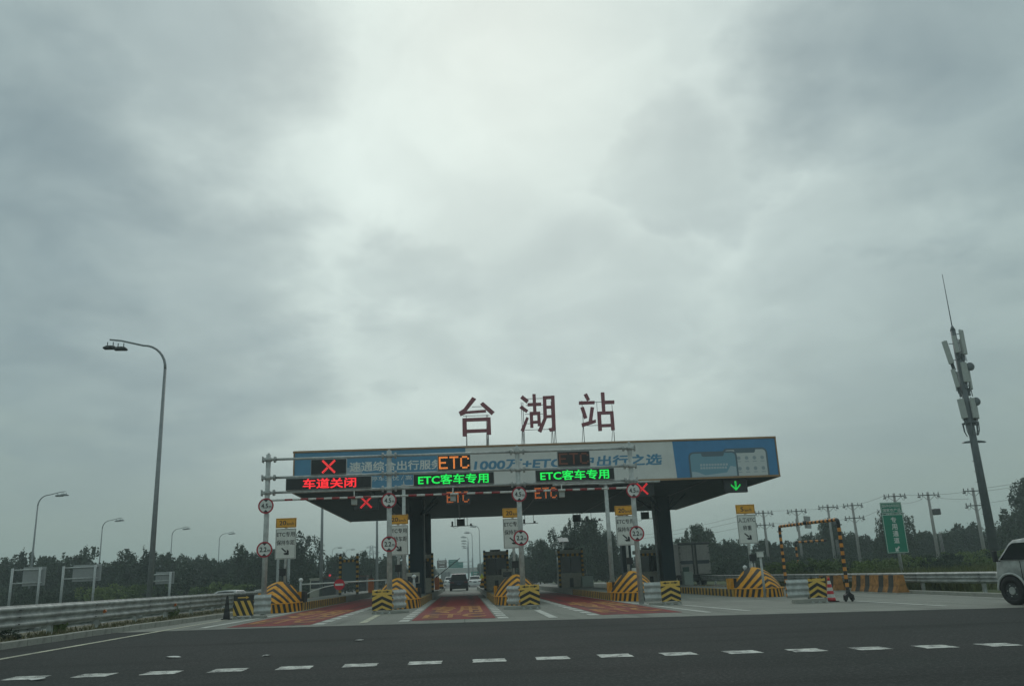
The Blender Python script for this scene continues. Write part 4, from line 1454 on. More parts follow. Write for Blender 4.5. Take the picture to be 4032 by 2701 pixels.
q = MB(); q.ball((0, 0, 0), 0.09, 0.09, 0.09, 10, 6); q.build('lamp', dark_box, t, loc=(d.x * 0.5 - 0.1, 2.9, 2.93))
t = thing('height_bar', 'far orange and black height bar in front of the right trees', 'gate', (26.0, 60, gz(26)))
p = MB(); banded(p, (0, 0, 3.10), (2.5, 0, 3.16), 0.085, 11, 1); p.build('beam', [gate_orange, haz_black], t)
p = MB(); banded(p, (0, 0, 0), (0, 0, 3.0), 0.085, 12, 0); p.build('post', [gate_orange, haz_black], t)

# ================================================================ striped concrete blocks on the right
def block(x, Y, L, label, stripes, rz=0.0):
    t = thing('concrete_block', label, 'barrier', (x, Y, gz(x)), rz, 'striped concrete blocks')
    prof = [(0.26, 0.0), (0.26, 0.10), (0.17, 0.30), (0.11, 0.78), (-0.11, 0.78), (-0.17, 0.30), (-0.26, 0.10), (-0.26, 0.0)]
    m = MB()
    n = stripes
    for i in range(n):
        y0, y1 = L * i / n, L * (i + 1) / n
        k_ = len(prof)
        e0 = 0.02 if i == 0 else 0
        vs = [(p[0], y0, p[1]) for p in prof] + [(p[0], y1, p[1]) for p in prof]
        m.add(vs, [(a, (a + 1) % k_, k_ + (a + 1) % k_, k_ + a)[::-1] for a in range(k_ - 1)], i % 2)
        if i == 0:
            m.add(vs[:k_], [tuple(range(k_))], 0)
        if i == n - 1:
            m.add(vs[k_:], [tuple(range(k_))[::-1]], i % 2)
    m.build('body', [mat('block orange', (0.40, 0.185, 0.05), 0.85, var=0.45, vscale=4, streak=0.7), kerb_black], t)
    m = MB(); m.box(-0.30, 0.30, -0.03, L + 0.03, -0.02, 0.055, bev=0.015); m.build('base', concrete_mat, t)
    return t


block(18.62, 32.75, 2.05, 'striped concrete block at the near end of the right-hand row', 5)
block(18.70, 34.92, 2.05, 'striped concrete block in the middle of the right-hand row', 5)
block(18.75, 38.6, 2.0, 'striped concrete block just beyond the height gate foot, far end of the row', 5)

t = thing('camera_post', 'slim pale post with a camera box in front of the far right nose', 'camera', (12.92, 33.6, gz(12.9)))
b = MB(); b.tube((0, 0, 0.02), (0, 0, 1.85), 0.055, 0.05, 10); b.build('post', galv, t)
b = MB(); b.box(-0.13, 0.10, -0.14, 0.1, 1.70, 1.92, bev=0.02); b.build('camera_case', sign_white, t)
b = MB(); b.box(-0.16, 0.13, -0.18, 0.12, 1.922, 1.94); b.build('hood', sign_white, t)
t = thing('cabinet', 'small white cabinet on the post of the fourth lane sign', 'cabinet', (8.26, 37.9, 0.95))
b = MB(); b.box(-0.12, 0.12, -0.12, 0.06, 0, 0.38, bev=0.015); b.build('body', sign_white, t)
b = MB(); b.box(-0.06, 0.03, -0.125, -0.1205, 0.10, 0.2); b.build('badge', dark_box, t)
b = MB(); b.tube((0, 0, -0.72), (0, 0, 0.0), 0.04, 0.04, 8); b.build('stand', galv, t)


# ================================================================ toll booths
def striped_post(mb, x, y, z0, z1, w, n):
    for i in range(n):
        za, zb = z0 + (z1 - z0) * i / n, z0 + (z1 - z0) * (i + 1) / n
        mb.box(x - w / 2, x + w / 2, y, y + w, za, zb, mi=i % 2)


def booth(x0, x1, Y, base, label, top=2.75):
    cx = (x0 + x1) / 2
    w = x1 - x0
    t = thing('toll_booth', label, 'toll booth', (cx, Y, base), 0, 'toll booths')
    hw = w / 2 - 0.16
    D = 2.3
    H = top - base
    b = MB(); b.box(-hw, hw, 0.06, D, 0, H * 0.37, bev=0.01); b.build('wall', booth_cream, t)
    b = MB(); b.box(-0.13, 0.13, 0.03, 0.06, 0.02, H * 0.24); b.build('hatch', dark_box, t)
    b = MB(); b.box(-hw + 0.03, hw - 0.03, 0.10, D - 0.03, H * 0.37 + 0.003, H * 0.80); b.build('glazing', booth_glass, t)
    for sx in (-1, 0, 1):
        b = MB(); b.box(sx * (hw - 0.03) - 0.025, sx * (hw - 0.03) + 0.025, 0.065, 0.12, H * 0.37 + 0.004, H * 0.80 - 0.002); b.build('mullion', dark_box, t)
    b = MB()
    n = 9
    for i in range(n):
        b.box(-hw + 2 * hw * i / n, -hw + 2 * hw * (i + 1) / n, 0.0, 0.09, H * 0.80 + 0.003, H * 0.87, mi=i % 2)
    b.build('striped_header', [haz_black, kerb_yellow], t)
    b = MB(); b.box(-hw - 0.03, hw + 0.03, 0.03, D + 0.08, H * 0.87 + 0.004, H * 0.97, bev=0.015); b.build('roof', booth_cream, t)
    b = MB(); b.box(-0.38, 0.35, 0.5, 1.1, H * 0.97 + 0.003, H * 0.97 + 0.13, bev=0.02); b.build('roof_unit', dark_box, t)
    for sx in (-1, 1):
        b = MB(); striped_post(b, sx * (w / 2 - 0.08), -0.10, 0, H, 0.15, 17); b.build('guard_post', [haz_black, kerb_yellow], t)
    return t


booth(-3.72, -2.02, 54.0, gz(-3) + KH - 0.05, 'toll booth behind the left dark column', 2.95)
booth(1.42, 3.22, 56.0, gz(2) + KH - 0.05, 'toll booth right of the middle lane', 3.05)
booth(6.86, 8.72, 57.0, gz(8) + KH - 0.05, 'toll booth in front of the big trees', 2.98)
booth(12.36, 14.1, 55.2, gz(13) + KH - 0.05, 'toll booth half hidden beside the right dark column', 2.70)
# frame of striped posts on the far left island
t = thing('striped_frame', 'H-shaped frame of black and yellow striped posts behind the no-entry sign', 'frame', (-8.02, 56.0, gz(-8) + KH - 0.05))
for sx in (-0.595, 0.595):
    b = MB(); striped_post(b, sx, 0, 0, 2.78, 0.17, 17); b.build('post', [haz_black, kerb_yellow], t)
b = MB()
for i in range(7):
    b.box(-0.508 + 1.016 * i / 7, -0.508 + 1.016 * (i + 1) / 7, 0.03, 0.13, 2.22, 2.38, mi=i % 2)
b.build('crossbar', [haz_black, kerb_yellow], t)
b = MB(); b.box(-0.50, 0.50, 0.08, 0.095, 0.9, 2.21); b.build('pane', mat('dusty glass', (0.10, 0.14, 0.145), 0.25, spec=0.4), t)

# kiosks and cabinets on the islands
def kiosk(x, Y, z0, w, hh, label, screen=True):
    base = gz(x) + KH - 0.05
    t = thing('payment_kiosk', label, 'kiosk', (x, Y, base), 0, 'kiosks on the islands')
    b = MB(); b.box(-0.14, 0.14, 0.1, 0.4, 0, z0 - base, bev=0.01); b.build('stand', grey_paint, t)
    b = MB(); b.box(-w / 2, w / 2, 0.0, 0.5, z0 - base, z0 - base + hh, bev=0.03); o = b.build('case', booth_cream, t)
    b = MB(); b.box(-w / 2 + 0.06, w / 2 - 0.06, -0.006, -0.001, z0 - base + 0.06, z0 - base + hh * 0.66); b.build('screen', booth_glass, o)
    b = MB(); b.box(-0.05, 0.04, -0.006, -0.001, z0 - base + hh * 0.78, z0 - base + hh * 0.9); b.build('badge', dark_box, o)


kiosk(-2.95, 46.5, 1.02, 0.75, 0.62, 'cream kiosk with dark screen in front of the left dark column')
kiosk(2.95, 53.5, 1.10, 0.72, 0.60, 'cream kiosk with dark screen beside the booth right of the middle lane')
kiosk(9.0, 60.0, 1.10, 0.75, 0.62, 'cream kiosk with dark screen right of the booth below the big trees')
for x, Y, w, z1, lab in ((8.72, 55.5, 0.80, 0.98, 'pale green-grey cabinet on the fourth island next to the booth'), (14.95, 52.0, 0.62, 1.0, 'pale grey cabinet at the foot of the right dark column')):
    base = gz(x) + KH - 0.05
    if x > 14:
        base = gz(x)
    t = thing('cabinet', lab, 'cabinet', (x, Y, base))
    b = MB(); b.box(-w / 2, w / 2, 0, 0.6, 0.06, z1 - base, bev=0.015); b.build('body', mat('cabinet green-grey', (0.27, 0.32, 0.29), 0.5, var=0.1), t)
    b = MB(); b.box(-w / 2 + 0.04, w / 2 - 0.04, -0.008, -0.001, 0.12, z1 - base - 0.08); b.build('door', mat('cabinet green-grey', (0.27, 0.32, 0.29), 0.5), t)
    b = MB(); b.box(-w / 2 - 0.02, w / 2 + 0.02, -0.02, 0.62, 0, 0.055); b.build('plinth', concrete_mat, t)

# closed barrier arm with its no-entry disc, and the raised arm of the middle lane
bz = gz(-8) + KH - 0.05
t = thing('lane_barrier', 'white barrier pole closing the left red lane, hinged on a ball-capped post', 'barrier gate', (-8.07, 40.0, bz))
b = MB(); b.tube((0, 0, 0), (0, 0, 1.38 - bz), 0.065, 0.06, 10); b.build('post', grey_paint, t)
b = MB(); b.ball((0, 0, 1.45 - bz), 0.11, 0.11, 0.10, 14, 8); b.build('ball_cap', mat('white dome', (0.75, 0.76, 0.76), 0.3), t)
b = MB(); b.tube((0.06, -0.03, 1.235 - bz), (4.23, -0.03, 1.275 - bz), 0.036, 0.034, 10); b.build('arm', white_paint, t)
b = MB(); b.path([(0.06, -0.02, 0.66 - bz), (0.6, -0.02, 0.90 - bz), (1.15, -0.02, 1.06 - bz), (1.75, -0.02, 1.15 - bz), (2.3, -0.02, 1.21 - bz)], 0.026, 0.026, 8); b.build('brace', white_paint, t)
b = MB(); b.tube((4.2, 0, -0.02), (4.2, 0, 1.26 - bz), 0.045, 0.045, 8); b.build('rest_post', grey_paint, t)
t = thing('no_entry_sign', 'red round no-entry sign with a white bar on the barrier arm', 'road sign', (-6.17, 39.90, 1.15))
d_ = MB(); d_.disc((0, 0), 0.265, 0, 0.02, 30); d_.build('plate', mat('no entry red', (0.52, 0.012, 0.03), 0.45), t)
d_ = MB(); d_.box(-0.20, 0.20, -0.006, -0.001, -0.05, 0.05); d_.build('bar', sign_white, t)
d_ = MB(); d_.box(-0.03, 0.03, 0.021, 0.06, -0.1, 0.12); d_.build('clip', dark_box, t)
t = thing('barrier_machine', 'orange barrier machine on the far left island, behind the white barrier pole', 'barrier gate', (-7.15, 62.0, gz(-7) + KH - 0.05))
b = MB(); b.box(-0.21, 0.21, -0.2, 0.2, 0, 1.05, bev=0.03); b.build('housing', orange_box, t)
b = MB(); b.box(-0.17, 0.17, -0.206, -0.2005, 0.15, 0.9); b.build('door', orange_box, t)
b = MB(); b.tube((0, 0, 1.05), (0, 0, 1.75), 0.04, 0.03, 8); b.ball((0, 0, 1.78), 0.06, 0.06, 0.06, 8, 6); b.build('lamp_stalk', dark_box, t)
t = thing('barrier_gate', 'dark barrier arm raised on its machine at the left of the middle lane', 'barrier gate', (-2.25, 67.0, gz(-2) + KH - 0.05))
b = MB(); b.box(-0.20, 0.20, -0.2, 0.2, 0, 1.0, bev=0.03); b.build('machine', orange_box, t)
b = MB(); b.tube((-0.05, -0.25, 1.02), (1.97, -0.25, 2.50), 0.035, 0.03, 8); b.build('arm', dark_box, t)
b = MB(); b.ball((0, 0, 1.08), 0.16, 0.16, 0.12, 12, 6); b.build('warning_lamp', mat('white dome', (0.75, 0.76, 0.76), 0.3), t)
for x, Y, lab in ((-2.2, 71.0, 'low yellow and black striped end block left of the dark car'), (1.85, 71.0, 'low yellow and black striped end block right of the dark car'), (9.6, 73.0, 'low striped end block right of the fourth island cabinet')):
    t = thing('end_block', lab, 'barrier', (x, Y, gz(x) + KH - 0.05), 0, 'island end blocks')
    b = MB()
    for i in range(3):
        b.box(-0.40 + 0.03 * i, 0.40 - 0.03 * i, 0, 0.7, 0.2 * i, 0.2 * (i + 1), mi=(i + 1) % 2)
    b.build('body', [haz_yellow, kerb_black], t)
    b = MB(); b.prism([(-0.33, 0.601), (0.33, 0.601), (0.2, 0.85), (-0.2, 0.85)], 0.1, 0.6); b.build('cap', haz_yellow, t)
for x, Y, lab in ((-2.45, 75.0, 'small yellow triangle sign left of the dark car'), (1.72, 75.0, 'small yellow triangle sign right of the white saloon')):
    t = thing('warning_sign', lab, 'road sign', (x, Y, gz(x) + KH - 0.05), 0, 'yellow triangle signs')
    b = MB(); b.tube((0, 0.03, 0), (0, 0.03, 1.0), 0.02, 0.02, 6); b.build('stake', dark_box, t)
    b = MB(); b.prism([(-0.24, 0.80), (0.24, 0.80), (0, 1.28)], 0, 0.015); b.build('plate', mat('acid yellow', (0.62, 0.60, 0.03), 0.45), t)

# cameras and readers hanging from the back edge of the canopy
def overhead_unit(x, Y, label, box=True, bar=(-1.0, 1.0), cams=((-0.75, 0.22), (0.75, 0.10))):
    t = thing('overhead_camera', label, 'camera', (x, Y, 5.48), 0, 'cameras under the canopy')
    b = MB(); b.tube((bar[0], 0, 0), (bar[1], 0, 0.02), 0.03, 0.03, 8); b.build('bar', dark_box, t)
    for sx in (bar[0] * 0.55, bar[1] * 0.55):
        b = MB(); b.tube((sx, 0, 0), (sx, 0, CZ0 - 5.48), 0.022, 0.022, 6); b.build('hanger', dark_box, t)
    for cx_, hh in cams:
        b = MB(); b.box(cx_ - 0.07, cx_ + 0.07, -0.25, 0.1, 0.04, 0.06 + hh, bev=0.01); b.build('camera', dark_box, t)
    if box:
        b = MB(); b.box(-0.34, 0.34, -0.2, 0.05, -0.02, 0.58, bev=0.02); b.build('reader_box', dark_box, t)
        for sx in (-0.3, 0.3):
            b = MB(); b.box(sx - 0.02, sx + 0.02, -0.08, -0.02, 0.581, CZ0 - 5.48); b.build('strap', dark_box, t)
    w_ = MB()
    w_.path([(-0.75 + 0.1 * i, 0, 0.02 - 0.16 * math.sin(math.pi * i / 6)) for i in range(7)], 0.012, 0.012, 5); w_.build('cable', rubber, t)
    return t


overhead_unit(-0.12, 66.2, 'reader box and camera bar under the canopy over the middle lane', True, (-0.88, 0.98), ((-0.72, 0.34), (0.85, 0.12)))
overhead_unit(5.6, 66.2, 'camera bar under the canopy right of the third gantry post', False, (-0.5, 0.85), ((-0.35, 0.3), (0.55, 0.12)))
overhead_unit(9.78, 66.2, 'reader box under the canopy in front of the tall tree', True, (0.1, 2.28), ((0.85, 0.35), (1.95, 0.14)))
overhead_unit(15.7, 66.2, 'reader box and tilted camera under the canopy beside the right column', True, (-0.2, 1.2), ((0.95, 0.35),))

# ================================================================ vehicles
paint_dark = mat('dark car paint', (0.008, 0.012, 0.02), 0.4, spec=0.3)
paint_white = mat('white car paint', (0.62, 0.63, 0.62), 0.3, var=0.05)
paint_silver = mat('grey van paint', (0.44, 0.46, 0.45), 0.42, 0.0, var=0.22, vscale=5, streak=0.35, spec=0.4)
car_glass = mat('car glass', (0.006, 0.008, 0.011), 0.12, spec=0.25)
tail_red = mat('tail lamp red', (0.10, 0.008, 0.01), 0.3)
chrome = mat('rim metal', (0.42, 0.43, 0.43), 0.35, 0.6)
plate_blue = mat('number plate blue', (0.03, 0.045, 0.09), 0.4)


def wheel(parent, x, y, r, wd, side, steel=False):
    w_ = MB()
    n = 20
    prof = [(0.62 * r, 0.5), (0.93 * r, 0.5), (r, 0.36), (r, -0.36), (0.93 * r, -0.5), (0.62 * r, -0.5)]
    vs, fs = [], []
    for i in range(n):
        a = 2 * math.pi * i / n
        for pr_, off in prof:
            vs.append((off * wd, pr_ * math.cos(a), pr_ * math.sin(a)))
    k = len(prof)
    for i in range(n):
        for j in range(k):
            fs.append((i * k + j, i * k + (j + 1) % k, ((i + 1) % n) * k + (j + 1) % k, ((i + 1) % n) * k + j))
    w_.add(vs, fs, 0, True)
    o = w_.build('wheel', rubber, parent, loc=(x, y, r))
    m = MB()
    if steel:
        m.tube((side * wd * 0.30, 0, 0), (side * wd * 0.34, 0, 0), r * 0.60, r * 0.56, 18, mi=1)
        m.tube((side * wd * 0.34, 0, 0), (side * wd * 0.44, 0, 0), r * 0.30, r * 0.24, 14)
        for i in range(5):
            a = 2 * math.pi * i / 5
            m.tube((side * wd * 0.36, 0.40 * r * math.cos(a), 0.40 * r * math.sin(a)), (side * wd * 0.40, 0.40 * r * math.cos(a), 0.40 * r * math.sin(a)), r * 0.05, r * 0.05, 6)
        m.build('rim', [mat('hub cap', (0.34, 0.35, 0.34), 0.5, var=0.2), dark_box], o)
        return o
    m.tube((side * wd * 0.30, 0, 0), (side * wd * 0.38, 0, 0), r * 0.61, r * 0.58, 18)
    for i in range(5):
        a = 2 * math.pi * i / 5
        m.tube((side * wd * 0.40, 0.12 * r * math.cos(a), 0.12 * r * math.sin(a)), (side * wd * 0.40, 0.55 * r * math.cos(a), 0.55 * r * math.sin(a)), 0.06 * r, 0.05 * r, 6)
    m.ball((side * wd * 0.42, 0, 0), wd * 0.08, r * 0.16, r * 0.16, 10, 6)
    m.build('rim', chrome, o)
    return o


def car(name, label, cat, loc, rz, Wd, Ln, Hh, paint, kind='saloon', group=None):
    """front towards +Y, built by lofting the body side profile across the width"""
    t = thing(name, label, cat, loc, rz, group)
    hw = Wd / 2
    cl = 0.20
    belt = Hh * (0.60 if kind == 'saloon' else 0.56)
    if kind == 'saloon':
        prof = [(-Ln / 2, cl + 0.12), (-Ln / 2 - 0.02, cl + 0.35), (-Ln / 2 + 0.03, belt * 0.96), (-Ln / 2 + 0.55, belt * 1.05), (Ln * 0.18, belt), (Ln / 2 - 0.3, belt * 0.82), (Ln / 2 - 0.02, belt * 0.65), (Ln / 2, cl + 0.2), (Ln / 2 - 0.1, cl)]
        cab = [(-Ln / 2 + 0.50, belt * 1.04), (-Ln * 0.24, Hh * 0.97), (-Ln * 0.08, Hh), (Ln * 0.06, Hh * 0.97), (Ln * 0.24, belt)]
    else:
        prof = [(-Ln / 2, cl + 0.10), (-Ln / 2 - 0.03, cl + 0.40), (-Ln / 2 + 0.02, belt), (Ln * 0.22, belt), (Ln / 2 - 0.25, belt * 0.92), (Ln / 2 - 0.02, belt * 0.75), (Ln / 2, cl + 0.2), (Ln / 2 - 0.1, cl)]
        cab = [(-Ln / 2 + 0.03, belt), (-Ln / 2 + 0.30, Hh * 0.95), (-Ln / 2 + 0.55, Hh), (Ln * 0.04, Hh * 0.97), (Ln * 0.25, belt)]
    def loft(poly, stations, mi=0):
        m = MB()
        k = len(poly)
        vs = []
        for xx, ins, zs in stations:
            cyv = sum(p[0] for p in poly) / k
            for p in poly:
                vs.append((xx, cyv + (p[0] - cyv) * ins, cl + (p[1] - cl) * zs if zs != 1 else p[1]))
        n = len(stations)
        fs = []
        for i in range(n - 1):
            for j in range(k):
                fs.append((i * k + j, (i + 1) * k + j, (i + 1) * k + (j + 1) % k, i * k + (j + 1) % k))
        fs.append(tuple(range(k)))
        fs.append(tuple((n - 1) * k + j for j in range(k))[::-1])
        m.add(vs, fs, 0, True)
        return m
    body = loft(prof, [(-hw, 0.955, 0.94), (-hw * 0.93, 0.99, 0.99), (-hw * 0.7, 1.0, 1), (hw * 0.7, 1.0, 1), (hw * 0.93, 0.99, 0.99), (hw, 0.955, 0.94)]).build('body', paint, t)
    # cabin narrows to the roof
    m = MB()
    k = len(cab)
    vs = []
    ca = sum(p[0] for p in cab) / k
    for sx in (-1, 1):
        for p in cab:
            f = (p[1] - belt) / (Hh - belt)
            vs.append((sx * hw * (0.92 - 0.17 * f), p[0], p[1]))
    fs = [(j, j + 1, k + j + 1, k + j) for j in range(k - 1)] + [tuple(range(k))[::-1], tuple(range(k, 2 * k))]
    m.add(vs, fs, 0)
    cabin = m.build('cabin', paint, t)
    def strip(p, q, x_, a, b_, out):
        """pane on the sloped face between profile points p and q"""
        mm = MB()
        f0, f1 = (p[1] - belt) / (Hh - belt), (q[1] - belt) / (Hh - belt)
        P = Vector((0, p[0], p[1])); Q = Vector((0, q[0], q[1]))
        nrm = Vector((0, -(Q - P).z, (Q - P).y)).normalized()
        if nrm.y * out < 0:
            nrm = -nrm
        vsx = []
        for f_, fa in ((a, f0 + (f1 - f0) * a), (b_, f0 + (f1 - f0) * b_)):
            c_ = P.lerp(Q, f_) + nrm * 0.006
            xx = hw * (0.92 - 0.17 * fa) * x_
            vsx += [(-xx, c_.y, c_.z), (xx, c_.y, c_.z)]
        mm.add(vsx, [(0, 1, 3, 2)], 0)
        return mm
    strip(cab[0], cab[1], 0.90, 0.12, 0.92, -1).build('rear_window', car_glass, cabin)
    strip(cab[-1], cab[-2], 0.92, 0.08, 0.92, 1).build('windscreen', car_glass, cabin)
    for sx in (-1, 1):
        mm = MB()
        pts = []
        for p in cab:
            q = (ca + (p[0] - ca) * 0.84, belt + 0.05 + (p[1] - belt) * 0.78)
            f = (q[1] - belt) / (Hh - belt)
            pts.append((sx * (hw * (0.92 - 0.17 * f) + 0.006), q[0], q[1]))
        mm.add(pts, [tuple(range(k)) if sx > 0 else tuple(range(k))[::-1]], 0)
        mm.build('side_window', car_glass, cabin)
        mm = MB(); mm.box(sx * (hw + 0.02) - 0.09, sx * (hw + 0.02) + 0.09, Ln * 0.17, Ln * 0.20, belt + 0.02, belt + 0.16, bev=0.03); mm.build('mirror', paint, t)
        zt = belt * 0.72 if kind == 'saloon' else belt * 0.80
        mm = MB(); mm.box(min(sx * hw * 0.55, sx * hw * 0.93), max(sx * hw * 0.55, sx * hw * 0.93), -Ln / 2 - 0.035, -Ln / 2 + 0.1, zt, zt + 0.13, bev=0.02); mm.build('tail_lamp', tail_red, t)
        for yy in (-Ln * 0.30, Ln * 0.31):
            wheel(t, sx * (hw - 0.10), yy, 0.33 if kind == 'saloon' else 0.36, 0.22, sx)
    mm = MB(); mm.box(-hw * 0.97, hw * 0.97, -Ln / 2 - 0.07, -Ln / 2 + 0.15, cl, cl + 0.26, bev=0.05); mm.build('bumper', paint if kind == 'saloon' else rubber, t)
    mm = MB(); mm.box(-0.22, 0.22, -Ln / 2 - 0.045, -Ln / 2 - 0.025, belt * 0.62, belt * 0.62 + 0.14); mm.build('number_plate', plate_blue, t)
    return t


car('car', 'dark blue-black people carrier seen from behind in the middle lane', 'car', (-0.48, 80.2, 0.01), 0.0, 1.80, 4.6, 1.66, paint_dark, 'suv')
car('car', 'white saloon driving away, right of the dark people carrier', 'car', (1.60, 116.0, 0.0), 0.0, 1.80, 4.6, 1.46, paint_white)
car('car', 'white car half hidden, left of the dark people carrier', 'car', (-2.35, 135.0, 0.03), 0.0, 1.8, 4.5, 1.5, paint_white)
car('car', 'small pale car far ahead on the highway, left of the bigger ones', 'car', (-5.8, 190.0, 0.05), 0.0, 1.8, 4.6, 1.55, paint_white, 'suv')
car('car', 'grey car far ahead beyond the raised barrier arm', 'car', (-1.2, 215.0, 0.03), 0.0, 1.8, 4.6, 1.6, paint_silver, 'suv')
car('car', 'white car behind the left guardrail, further from the gantry', 'car', (-17.6, 60.0, -0.43), 0.05, 1.8, 4.6, 1.50, paint_white)
car('car', 'white car behind the left guardrail, half hidden by the first gantry post', 'car', (-16.0, 64.5, -0.43), 0.05, 1.8, 4.6, 1.46, paint_white)
for o in [o for o in bpy.data.objects if o.get('category') == 'car' and o.location.x < -10]:
    o.rotation_euler.z = math.radians(80)

# grey cage trailer far ahead
t = thing('trailer', 'grey caged trailer far ahead on the left of the highway', 'trailer', (-3.9, 172.0, 0.05))
b = MB(); b.box(-1.05, 1.05, 0, 4.0, 0.55, 0.75); b.box(-1.0, 1.0, 0.4, 3.6, 0.3, 0.549); b.build('bed', dark_box, t)
for sx in (-1.02, -0.35, 0.35, 1.02):
    b = MB(); b.box(sx - 0.03, sx + 0.03, 0, 0.06, 0.751, 2.7); b.build('upright', galv, t)
b = MB(); b.box(-1.04, 1.04, 0.061, 3.9, 0.76, 2.6); b.build('load', mat('tarpaulin grey', (0.20, 0.21, 0.21), 0.8, var=0.2), t)
for sx in (-0.85, 0.85):
    wheel(t, sx, 0.9, 0.38, 0.25, 1 if sx > 0 else -1)

# box truck on the right
t = thing('box_truck', 'box truck seen from behind with two pale doors and a dark band', 'truck', (19.05, 64.0, gz(19)))
b = MB(); b.box(-1.30, 1.30, 0.02, 7.5, 0.92, 3.46, bev=0.03); b.build('cargo_box', mat('truck box grey', (0.24, 0.235, 0.22), 0.6, var=0.12, streak=0.3), t)
for sx in (-1, 1):
    d_ = MB(); d_.box(min(sx * 0.14, sx * 1.20), max(sx * 0.14, sx * 1.20), -0.02, 0.018, 0.98, 3.30, bev=0.01); do = d_.build('door', mat('truck door grey', (0.30, 0.29, 0.275), 0.6, var=0.15, streak=0.35), t)
    d_ = MB(); d_.box(min(sx * 0.16, sx * 1.19), max(sx * 0.16, sx * 1.19), -0.026, -0.021, 1.78, 2.06); d_.build('band', mat('truck band', (0.02, 0.035, 0.05), 0.5), do)
    for off in (0.22, 0.34):
        d_ = MB(); d_.tube((sx * off * 0.5, -0.05, 0.95), (sx * off * 0.5, -0.05, 3.32), 0.022, 0.022, 8); d_.build('lock_bar', dark_box, do)
    for zz in (1.15, 1.9, 2.6, 3.1):
        d_ = MB(); d_.box(min(sx * 1.12, sx * 1.29), max(sx * 1.12, sx * 1.29), -0.04, -0.0205, zz, zz + 0.06); d_.build('hinge', dark_box, do)
    d_ = MB(); d_.box(min(sx * 0.75, sx * 1.12), max(sx * 0.75, sx * 1.12), -0.06, 0.0, 0.62, 0.76); d_.build('tail_lamp', tail_red, t)
    for yy in (1.6, 2.7, 6.9):
        wheel(t, sx * 1.05, yy, 0.46, 0.32, sx)
d_ = MB(); d_.box(-1.10, -0.55, -0.028, -0.0215, 1.12, 1.55); d_.build('notice', mat('truck notice green', (0.02, 0.06, 0.05), 0.5), t)
d_ = MB(); d_.box(-1.25, 1.25, -0.04, 0.3, 0.50, 0.60, bev=0.02); d_.box(-0.9, 0.9, 0.3, 7.4, 0.55, 0.90); d_.build('underframe', dark_box, t)
d_ = MB(); d_.box(-1.32, 1.32, -0.03, 0.1, 3.32, 3.50, bev=0.02); d_.build('top_rail', dark_box, t)
d_ = MB(); d_.box(-1.2, 1.2, 7.7, 9.5, 0.5, 2.7, bev=0.12); d_.build('cab', paint_white, t)

# grey light truck entering at the right edge: cab with rounded bonnet and blue load bed behind
t = thing('light_truck', 'grey light truck with blue load cut off by the right edge', 'truck', (16.58, 21.05, gz(16)), math.radians(11))
hw = 0.84
prof = [(1.34, 0.30), (1.39, 0.62), (1.37, 0.95), (1.32, 1.20), (1.24, 1.26), (0.84, 1.70), (0.70, 1.79), (0.30, 1.83), (-0.55, 1.83), (-0.62, 0.34)]
m = MB()
k_ = len(prof)
sts = [(-hw, 0.95, 0.02), (-hw * 0.94, 0.985, 0.0), (-hw * 0.6, 1, 0), (hw * 0.6, 1, 0), (hw * 0.94, 0.985, 0), (hw, 0.95, 0.02)]
vs = []
for xx, ins, dz in sts:
    for p in prof:
        f = max(0.0, (p[1] - 1.2) / 0.75)
        vs.append((xx * (1 - 0.11 * f), p[0] * ins, p[1] - dz))
fs = []
for i in range(len(sts) - 1):
    for j in range(k_):
        fs.append((i * k_ + j, i * k_ + (j + 1) % k_, (i + 1) * k_ + (j + 1) % k_, (i + 1) * k_ + j))
fs += [tuple(range(k_))[::-1], tuple((len(sts) - 1) * k_ + j for j in range(k_))]
m.add(vs, fs, 0, True)
cabo = m.build('cab', paint_silver, t)
